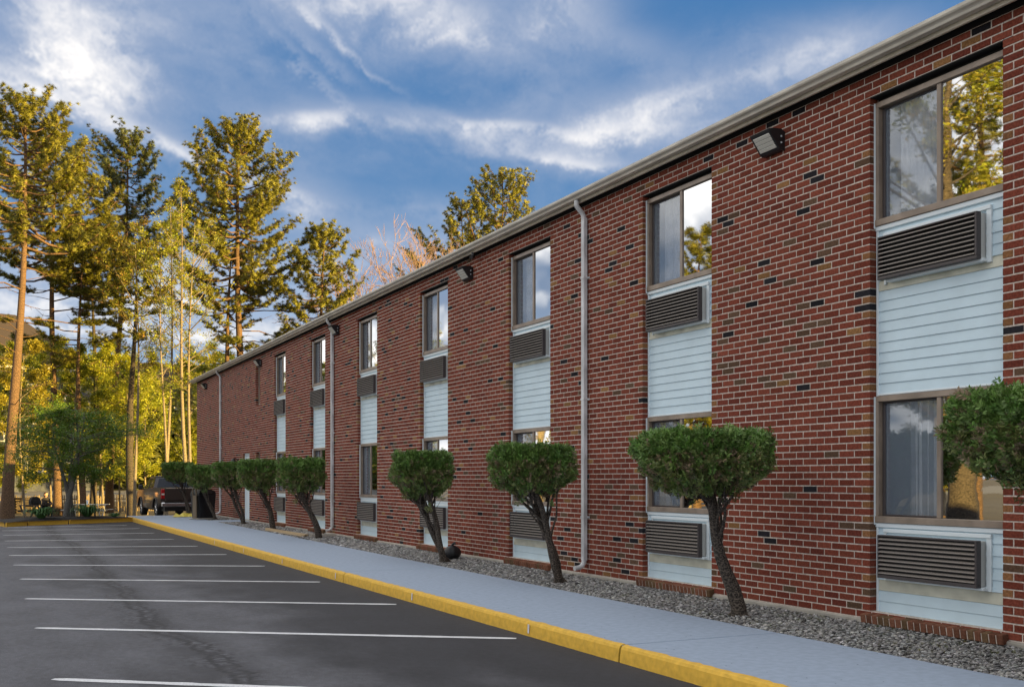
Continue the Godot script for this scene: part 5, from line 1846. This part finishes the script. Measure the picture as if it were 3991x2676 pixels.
func trash_bin() -> void:
	var t := thing("trash_bin", "black trash bin with tan side frame and handle loop on the pavement edge", "trash bin", Vector3(6.5, 0.145, -37.1), 0.35)
	var tan_ := mat(lin(0.24, 0.18, 0.11), 0.6, M.fine, 2.0)
	var m := MB.new()
	m.bevel(Vector3(0, 0.02, 0), Vector3(0.74, 0.04, 0.62), 0.01)
	part("base", m, M.concrete, t)
	m = MB.new()
	# body tapers a little towards the foot
	var lo := [Vector3(-0.27, 0.041, -0.24), Vector3(0.27, 0.041, -0.24), Vector3(0.27, 0.041, 0.24), Vector3(-0.27, 0.041, 0.24)]
	var hi := [Vector3(-0.31, 0.80, -0.28), Vector3(0.31, 0.80, -0.28), Vector3(0.31, 0.80, 0.28), Vector3(-0.31, 0.80, 0.28)]
	for k in 4:
		var j := (k + 1) % 4
		m.quad(lo[k], lo[j], hi[j], hi[k], lo[k] + lo[j] - Vector3(0, 0.08, 0))
	m.bevel(Vector3(0, 0.82, 0), Vector3(0.65, 0.06, 0.59), 0.02)
	part("body", m, mat(lin(0.012, 0.012, 0.014), 0.4), t)
	m = MB.new()
	m.prism(PackedVector2Array([Vector2(-0.32, 0.852), Vector2(0.32, 0.852), Vector2(0.27, 0.95), Vector2(0.12, 1.0), Vector2(-0.12, 1.0), Vector2(-0.27, 0.95)]), -0.28, 0.28)
	var lid := part("lid", m, mat(lin(0.014, 0.014, 0.016), 0.4), t)
	m = MB.new()
	m.bevel(Vector3(0, 0.92, 0.283), Vector3(0.36, 0.11, 0.012), 0.004)
	part("flap", m, M.grille, lid)
	m = MB.new()
	m.bevel(Vector3(-0.355, 0.42, 0.08), Vector3(0.05, 0.76, 0.22), 0.01)
	part("side_frame", m, tan_, t)
	m = MB.new()
	m.tube([Vector3(-0.36, 0.78, -0.02), Vector3(-0.38, 0.98, -0.02), Vector3(-0.36, 1.05, 0.02), Vector3(-0.36, 1.05, 0.1), Vector3(-0.38, 0.98, 0.20), Vector3(-0.36, 0.78, 0.20)], [0.025, 0.025, 0.025, 0.025, 0.025, 0.025], 8)
	part("handle", m, tan_, t)

func lumber() -> void:
	var wood := mat(lin(0.62, 0.46, 0.26), 0.7, M.fine, 2.0)
	for p in [[6.62, 28.4, 6.66, 24.9, 0.155, "pale lumber board lying along the gravel edge, the one nearest the pavement"], [6.74, 28.9, 6.80, 25.1, 0.16, "pale lumber board lying on the gravel, the one nearer the wall"]]:
		var a := Vector3(p[0], p[4], -p[1])
		var e := Vector3(p[2], p[4], -p[3])
		var m := MB.new()
		m.bevel(Vector3.ZERO, Vector3(0.089, 0.038, a.distance_to(e)), 0.004)
		var o := part("lumber_board", m, wood, self)
		o.transform = Transform3D(Basis.looking_at(e - a, Vector3.UP), (a + e) * 0.5)
		tag(o, p[5], "lumber", "boards left on the gravel")
	var m2 := MB.new()
	m2.bevel(Vector3.ZERO, Vector3(0.06, 0.02, 1.6), 0.004)
	var w := part("grey_batten", m2, mat(lin(0.42, 0.38, 0.33), 0.8, M.fine, 2.0), self)
	w.transform = Transform3D(Basis(Vector3.UP, 0.35), Vector3(7.1, 0.145, -26.2))
	tag(w, "weathered grey batten on the gravel beside the pale boards", "batten")

func picnic_table(label: String, at: Vector3, turn: float, wood: Material, l := 1.85) -> Node3D:
	var t := thing("picnic_table", label, "picnic table", at, turn, "picnic tables by the wood")
	for k in 5:
		var m := MB.new()
		m.bevel(Vector3(0, 0.74, -0.30 + k * 0.15), Vector3(l, 0.04, 0.14), 0.006)
		part("top_plank", m, wood, t)
	for z in [-0.70, 0.70]:
		var m := MB.new()
		m.bevel(Vector3(0, 0.44, z), Vector3(l, 0.04, 0.26), 0.006)
		part("bench_plank", m, wood, t)
	for x in [-l * 0.34, l * 0.34]:
		for s in [-1.0, 1.0]:
			var m := MB.new()
			m.xf = Transform3D(Basis(Vector3.RIGHT, s * 0.52), Vector3(x, 0.35, s * 0.36))
			m.bevel(Vector3.ZERO, Vector3(0.04, 0.86, 0.10), 0.004)
			part("leg", m, wood, t)
		var c := MB.new()
		c.bevel(Vector3(x + 0.045, 0.40, 0), Vector3(0.04, 0.09, 1.55), 0.004)
		part("crossbar", c, wood, t)
		c = MB.new()
		c.bevel(Vector3(x + 0.045, 0.69, 0), Vector3(0.04, 0.06, 0.7), 0.004)
		part("crossbar", c, wood, t)
	return t

func tables() -> void:
	var brown := mat(lin(0.085, 0.065, 0.05), 0.85, M.fine, 2.0)
	var pale := mat(lin(0.80, 0.78, 0.74), 0.7, M.fine, 2.0)
	var a := P(2.4, 65.6)
	picnic_table("dark brown picnic table where a person sits, left of the island tree", a, 0.75, brown)
	picnic_table("pale weathered picnic table seen side-on, right of the island tree", P(4.95, 64.4), -0.45, pale, 2.3)
	# black backpack on the dark table
	var b := thing("backpack", "black backpack on the dark picnic table in front of the person", "backpack", a + Vector3(-0.1, 0.765, 0.1), 0.4)
	var bag := mat(lin(0.010, 0.010, 0.012), 0.8)
	var m := MB.new()
	m.prism(PackedVector2Array([Vector2(-0.27, 0.0), Vector2(0.27, 0.0), Vector2(0.29, 0.18), Vector2(0.22, 0.36), Vector2(0.10, 0.44), Vector2(-0.10, 0.44), Vector2(-0.22, 0.36), Vector2(-0.29, 0.18)]), -0.14, 0.14)
	part("body", m, bag, b)
	m = MB.new()
	m.bevel(Vector3(0, 0.14, 0.17), Vector3(0.34, 0.22, 0.08), 0.03)
	part("pocket", m, bag, b)
	m = MB.new()
	m.tube([Vector3(-0.05, 0.43, 0), Vector3(-0.04, 0.50, 0), Vector3(0.04, 0.50, 0), Vector3(0.05, 0.43, 0)], [0.012, 0.012, 0.012, 0.012], 6)
	part("handle", m, bag, b)
	var cup := MB.new()
	cup.lathe([Vector2(0.0, 0.0), Vector2(0.05, 0.0), Vector2(0.065, 0.19), Vector2(0.07, 0.195), Vector2(0.07, 0.215), Vector2(0.06, 0.22), Vector2(0.0, 0.22)], false, 16)
	var o := part("paper_cup", cup, M.trim, self)
	o.position = P(4.95, 64.3, 0.76)
	tag(o, "white lidded cup standing on the pale picnic table", "cup")

# distance to a capsule that tapers from ra to rb
func cap(p: Vector3, a: Vector3, b: Vector3, ra: float, rb: float) -> float:
	var ab := b - a
	var h := clampf((p - a).dot(ab) / maxf(ab.length_squared(), 1e-6), 0.0, 1.0)
	return p.distance_to(a + ab * h) - lerpf(ra, rb, h)

func smin(a: float, b: float, k: float) -> float:
	var h := maxf(k - absf(a - b), 0.0) / k
	return minf(a, b) - h * h * k * 0.25

# bones: [a, b, ra, rb, colour]; meshed as surface nets into m
func skin_bones(m: MB, bones: Array, lo: Vector3, hi: Vector3, cell: float, k: float) -> void:
	var n := Vector3i(((hi - lo) / cell).ceil()) + Vector3i.ONE
	var f := PackedFloat32Array()
	f.resize(n.x * n.y * n.z)
	for z in n.z:
		for y in n.y:
			for x in n.x:
				var p := lo + Vector3(x, y, z) * cell
				var d := 1e9
				for b in bones:
					var c := cap(p, b[0], b[1], b[2], b[3])
					d = c if d > 1e8 else smin(d, c, k)
				f[(z * n.y + y) * n.x + x] = d
	var at := {}
	var pos := []
	for z in n.z - 1:
		for y in n.y - 1:
			for x in n.x - 1:
				var s := Vector3.ZERO
				var cnt := 0
				for e in [[0, 0, 0, 0], [0, 1, 0, 0], [0, 0, 1, 0], [0, 1, 1, 0], [1, 0, 0, 0], [1, 1, 0, 0], [1, 0, 0, 1], [1, 1, 0, 1], [2, 0, 0, 0], [2, 1, 0, 0], [2, 0, 1, 0], [2, 1, 1, 0]]:
					var a := Vector3i(x, y, z)
					var q := Vector3i.ZERO
					if e[0] == 0: a += Vector3i(0, e[1], e[2]); q = Vector3i(1, 0, 0)
					elif e[0] == 1: a += Vector3i(e[1], 0, e[3]); q = Vector3i(0, 1, 0)
					else: a += Vector3i(e[1], e[2], 0); q = Vector3i(0, 0, 1)
					var c := a + q
					var fa := f[(a.z * n.y + a.y) * n.x + a.x]
					var fc := f[(c.z * n.y + c.y) * n.x + c.x]
					if (fa < 0.0) != (fc < 0.0):
						s += Vector3(a).lerp(Vector3(c), fa / (fa - fc))
						cnt += 1
				if cnt > 0:
					at[Vector3i(x, y, z)] = pos.size()
					pos.append(lo + s / cnt * cell)
	var nrm := []
	var col := []
	for p in pos:
		var g := Vector3.ZERO
		var best := 1e9
		var bc := Color.WHITE
		for b in bones:
			var c := cap(p, b[0], b[1], b[2], b[3])
			if c < best: best = c; bc = b[4]
		for ax in 3:
			var e := Vector3.ZERO
			e[ax] = cell * 0.4
			var d1 := 1e9
			var d2 := 1e9
			for b in bones:
				var c1 := cap(p + e, b[0], b[1], b[2], b[3])
				var c2 := cap(p - e, b[0], b[1], b[2], b[3])
				d1 = c1 if d1 > 1e8 else smin(d1, c1, k)
				d2 = c2 if d2 > 1e8 else smin(d2, c2, k)
			g[ax] = d1 - d2
		nrm.append(g.normalized())
		col.append(bc)
	for z in range(1, n.z - 1):
		for y in range(1, n.y - 1):
			for x in range(1, n.x - 1):
				var fa := f[(z * n.y + y) * n.x + x]
				for ax in 3:
					var o := Vector3i.ZERO
					o[ax] = 1
					var fc := f[((z + o.z) * n.y + y + o.y) * n.x + x + o.x]
					if (fa < 0.0) == (fc < 0.0): continue
					var u := Vector3i.ZERO; u[(ax + 1) % 3] = 1
					var w := Vector3i.ZERO; w[(ax + 2) % 3] = 1
					var c := Vector3i(x, y, z)
					var q := [at.get(c - u - w, -1), at.get(c - w, -1), at.get(c, -1), at.get(c - u, -1)]
					if q.min() < 0: continue
					m.col = col[q[0]]
					m.tri(pos[q[0]], pos[q[1]], pos[q[2]], nrm[q[0]], nrm[q[1]], nrm[q[2]])
					m.tri(pos[q[0]], pos[q[2]], pos[q[3]], nrm[q[0]], nrm[q[2]], nrm[q[3]])

func person() -> void:
	# seated on the far right bench of the dark table, leaning on the top, turned towards us
	var at := P(2.4, 65.6)
	var t := thing("person", "person in a dark jacket seated at the dark picnic table, arms on the table", "person", at + Vector3(0.42, 0, -0.55), 0.75 - PI * 0.0)
	# local frame: +z towards the table, bench at y 0.46
	var jk := Color(0.035, 0.028, 0.030)
	var tr := Color(0.05, 0.06, 0.085)
	var sk := Color(0.46, 0.27, 0.19)
	var sh := Color(0.03, 0.025, 0.02)
	var b := []
	b.append([Vector3(0, 0.58, -0.02), Vector3(0, 0.78, 0.02), 0.155, 0.15, jk])
	b.append([Vector3(0, 0.78, 0.02), Vector3(0, 1.02, 0.07), 0.15, 0.155, jk])
	for s in [-1.0, 1.0]:
		b.append([Vector3(0.10 * s, 1.04, 0.08), Vector3(0.19 * s, 1.03, 0.09), 0.085, 0.075, jk])
		b.append([Vector3(0.20 * s, 1.02, 0.09), Vector3(0.25 * s, 0.82, 0.24), 0.066, 0.055, jk])
		b.append([Vector3(0.25 * s, 0.82, 0.24), Vector3(0.08 * s, 0.81, 0.46), 0.054, 0.040, jk])
		b.append([Vector3(0.10 * s, 0.55, 0.02), Vector3(0.12 * s, 0.55, 0.44), 0.095, 0.075, tr])
		b.append([Vector3(0.12 * s, 0.55, 0.44), Vector3(0.12 * s, 0.12, 0.40), 0.070, 0.048, tr])
		b.append([Vector3(0.12 * s, 0.06, 0.38), Vector3(0.13 * s, 0.05, 0.56), 0.05, 0.042, sh])
	b.append([Vector3(0, 1.10, 0.09), Vector3(0, 1.19, 0.11), 0.058, 0.055, sk])
	var m := MB.new()
	m.use_col = true
	skin_bones(m, b, Vector3(-0.36, -0.02, -0.24), Vector3(0.36, 1.22, 0.66), 0.024, 0.06)
	# head: skull, jaw, nose, ears
	var hb := [[Vector3(0, 1.32, 0.11), Vector3(0, 1.34, 0.13), 0.092, 0.090, sk], [Vector3(0, 1.25, 0.16), Vector3(0, 1.24, 0.175), 0.058, 0.050, sk], [Vector3(0, 1.30, 0.215), Vector3(0, 1.275, 0.238), 0.010, 0.016, sk],
		[Vector3(0.088, 1.29, 0.11), Vector3(0.092, 1.31, 0.11), 0.014, 0.017, sk], [Vector3(-0.088, 1.29, 0.11), Vector3(-0.092, 1.31, 0.11), 0.014, 0.017, sk], [Vector3(0, 1.15, 0.105), Vector3(0, 1.2, 0.115), 0.053, 0.053, sk]]
	skin_bones(m, hb, Vector3(-0.13, 1.09, -0.01), Vector3(0.13, 1.46, 0.27), 0.011, 0.025)
	# hands resting on the table top, fingers slightly spread and bent
	for s in [-1.0, 1.0]:
		var w := Vector3(0.08 * s, 0.808, 0.47)
		m.col = sk
		m.tube([w, w + Vector3(-0.02 * s, -0.004, 0.05), w + Vector3(-0.035 * s, -0.008, 0.09)], [0.030, 0.040, 0.036], 8, true, 0.5)
		for k in 4:
			var o := Vector3((-0.062 + k * 0.018) * s, -0.008, 0.088 - 0.006 * absf(k - 1.5))
			var l: float = [0.062, 0.075, 0.07, 0.055][k]
			m.tube([w + o, w + o + Vector3(-0.006 * s, 0.010, l * 0.5), w + o + Vector3(-0.012 * s, -0.006, l)], [0.0095, 0.009, 0.007], 6)
		m.tube([w + Vector3(-0.045 * s, -0.004, 0.03), w + Vector3(-0.072 * s, 0.0, 0.055), w + Vector3(-0.08 * s, -0.004, 0.085)], [0.012, 0.011, 0.008], 6)
	for s in [-1.0, 1.0]:
		m.col = Color(0.02, 0.015, 0.012)
		m.tube([Vector3(0.032 * s, 1.315, 0.206), Vector3(0.032 * s, 1.315, 0.214)], [0.012, 0.008], 6)
		m.tube([Vector3(0.018 * s, 1.338, 0.213), Vector3(0.05 * s, 1.336, 0.203)], [0.005, 0.004], 5)
	m.col = Color(0.30, 0.11, 0.09)
	m.tube([Vector3(-0.024, 1.245, 0.217), Vector3(0, 1.243, 0.225), Vector3(0.024, 1.245, 0.217)], [0.005, 0.007, 0.005], 5)
	var bm := mat(Color.WHITE, 0.8)
	bm.vertex_color_use_as_albedo = true
	part("body", m, bm, t)
	var h := MB.new()
	h.use_col = true
	skin_bones(h, [[Vector3(0, 1.355, 0.085), Vector3(0, 1.365, 0.11), 0.098, 0.094, Color(0.03, 0.02, 0.015)], [Vector3(0, 1.30, 0.045), Vector3(0, 1.24, 0.035), 0.078, 0.06, Color(0.03, 0.02, 0.015)]], Vector3(-0.13, 1.14, -0.08), Vector3(0.13, 1.48, 0.24), 0.014, 0.03)
	part("hair", h, bm, t)

func fence() -> void:
	var t := thing("picket_fence", "low weathered picket fence behind the picnic tables", "fence", P(0, 77.0), 0.0)
	var wood := mat(lin(0.33, 0.25, 0.15), 0.85, M.fine, 1.5)
	var pk := MB.new()
	pk.prism(PackedVector2Array([Vector2(-0.032, 0.0), Vector2(0.032, 0.0), Vector2(0.032, 1.06), Vector2(0.0, 1.12), Vector2(-0.032, 1.06)]), -0.01, 0.01)
	var pm := pk.mesh()
	rng.seed = 71
	for k in 110:
		inst("picket", pm, wood, t, Transform3D(Basis.from_euler(Vector3(0, 0, rr(-0.03, 0.03))).scaled(Vector3(1, rr(0.92, 1.05), 1)), Vector3(-3.0 + k * 0.125, 0.02, 0.03)))
	for y in [0.3, 0.85]:
		var m := MB.new()
		m.bevel(Vector3(3.9, y, 0), Vector3(13.9, 0.07, 0.035), 0.004)
		part("rail", m, wood, t)
	for k in 7:
		var m := MB.new()
		m.bevel(Vector3(-3.0 + k * 2.3, 0.55, -0.06), Vector3(0.09, 1.2, 0.09), 0.01)
		part("post", m, wood, t)
	# slatted bin in front of it
	var c := thing("compost_bin", "dark slatted wooden bin in front of the fence at the far left", "bin", P(1.75, 75.6), 0.3)
	var dark := mat(lin(0.06, 0.045, 0.032), 0.9, M.fine, 1.5)
	for k in 6:
		for s in 4:
			var m := MB.new()
			var a := s * PI / 2
			m.xf = Transform3D(Basis(Vector3.UP, a), Vector3.ZERO)
			m.bevel(Vector3(0, 0.09 + k * 0.17, 0.5), Vector3(1.1, 0.13, 0.03), 0.004)
			part("slat", m, dark, c)
	for s in 4:
		var m := MB.new()
		m.xf = Transform3D(Basis(Vector3.UP, s * PI / 2), Vector3.ZERO)
		m.bevel(Vector3(0.46, 0.52, 0.46), Vector3(0.07, 1.06, 0.07), 0.004)
		part("post", m, dark, c)

func houses() -> void:
	house("grey clapboard house with brown hipped roof at the far left, behind the trees", P(0.5, 96.0), 0.25, 15.0, 11.0, 10.2, 5.0, 1)
	house("long house with dark roof glimpsed between the pine trunks", P(15.5, 104.0), -0.05, 17.0, 10.0, 7.6, 4.6, 2)

func house(label: String, at: Vector3, turn: float, w: float, d: float, h: float, rise: float, kind: int) -> void:
	var t := thing("house", label, "house", at, turn)
	var clap := mat(lin(0.06, 0.07, 0.085), 0.8, M.patch, 0.4)
	var m := MB.new()
	m.box(Vector3(-w * 0.5, -0.5, -d), Vector3(w * 0.5, h, 0))
	part("wall", m, clap, t)
	var n := 24
	for k in n:
		var b := MB.new()
		b.prism(PackedVector2Array([Vector2(0.001, 0.0), Vector2(0.03, 0.0), Vector2(0.008, h / n), Vector2(0.001, h / n)]), -w * 0.5, w * 0.5)
		inst("board", b.mesh(), clap, t, Transform3D(Basis(Vector3(0, 0, 1), Vector3.UP, Vector3(-1, 0, 0)), Vector3(0, k * h / n, 0)))
	m = MB.new()
	var o := 0.5
	var c := [Vector3(-w * 0.5 - o, h, o), Vector3(w * 0.5 + o, h, o), Vector3(w * 0.5 + o, h, -d - o), Vector3(-w * 0.5 - o, h, -d - o)]
	var inset := 4.5 if kind == 1 else 1.5
	var r0 := Vector3(-w * 0.5 + inset, h + rise, -d * 0.5)
	var r1 := Vector3(w * 0.5 - inset, h + rise, -d * 0.5)
	m.quad(c[0], c[1], r1, r0, Vector3(0, 1, 1))
	m.quad(c[2], c[3], r0, r1, Vector3(0, 1, -1))
	m.flat(c[1], c[2], r1, Vector3(1, 1, 0))
	m.flat(c[3], c[0], r0, Vector3(-1, 1, 0))
	m.quad(c[0], c[1], c[2], c[3], Vector3.DOWN)
	part("roof", m, mat(lin(0.045, 0.032, 0.027), 0.95, M.fine, 0.8), t)
	m = MB.new()
	m.bevel(Vector3(0, h - 0.1, 0.3), Vector3(w + 1.0, 0.26, 0.4), 0.02)
	part("eaves_board", m, M.sleeve, t)
	for row in 3:
		for k in 5:
			var x := -w * 0.5 + w * (k + 0.5) / 5.0
			var y := 0.9 + row * (h - 0.6) / 3.0
			if y + 1.6 > h: continue
			var wn := node("window", t)
			var f := MB.new()
			f.bevel(Vector3(x, y + 0.75, 0.03), Vector3(1.25, 0.1, 0.1), 0.01)
			f.bevel(Vector3(x, y + 0.0, 0.03), Vector3(1.25, 0.1, 0.1), 0.01)
			f.bevel(Vector3(x, y + 1.5, 0.03), Vector3(1.25, 0.1, 0.1), 0.01)
			f.bevel(Vector3(x - 0.6, y + 0.75, 0.03), Vector3(0.1, 1.6, 0.11), 0.01)
			f.bevel(Vector3(x + 0.6, y + 0.75, 0.03), Vector3(0.1, 1.6, 0.11), 0.01)
			part("frame", f, M.sleeve, wn)
			for q in 2:
				var p := MB.new()
				p.box(Vector3(x - 0.55, y + 0.05 + q * 0.75, 0.034), Vector3(x + 0.55, y + 0.7 + q * 0.75, 0.042))
				part("pane", p, mat(lin(0.03, 0.035, 0.04), 0.05), wn)
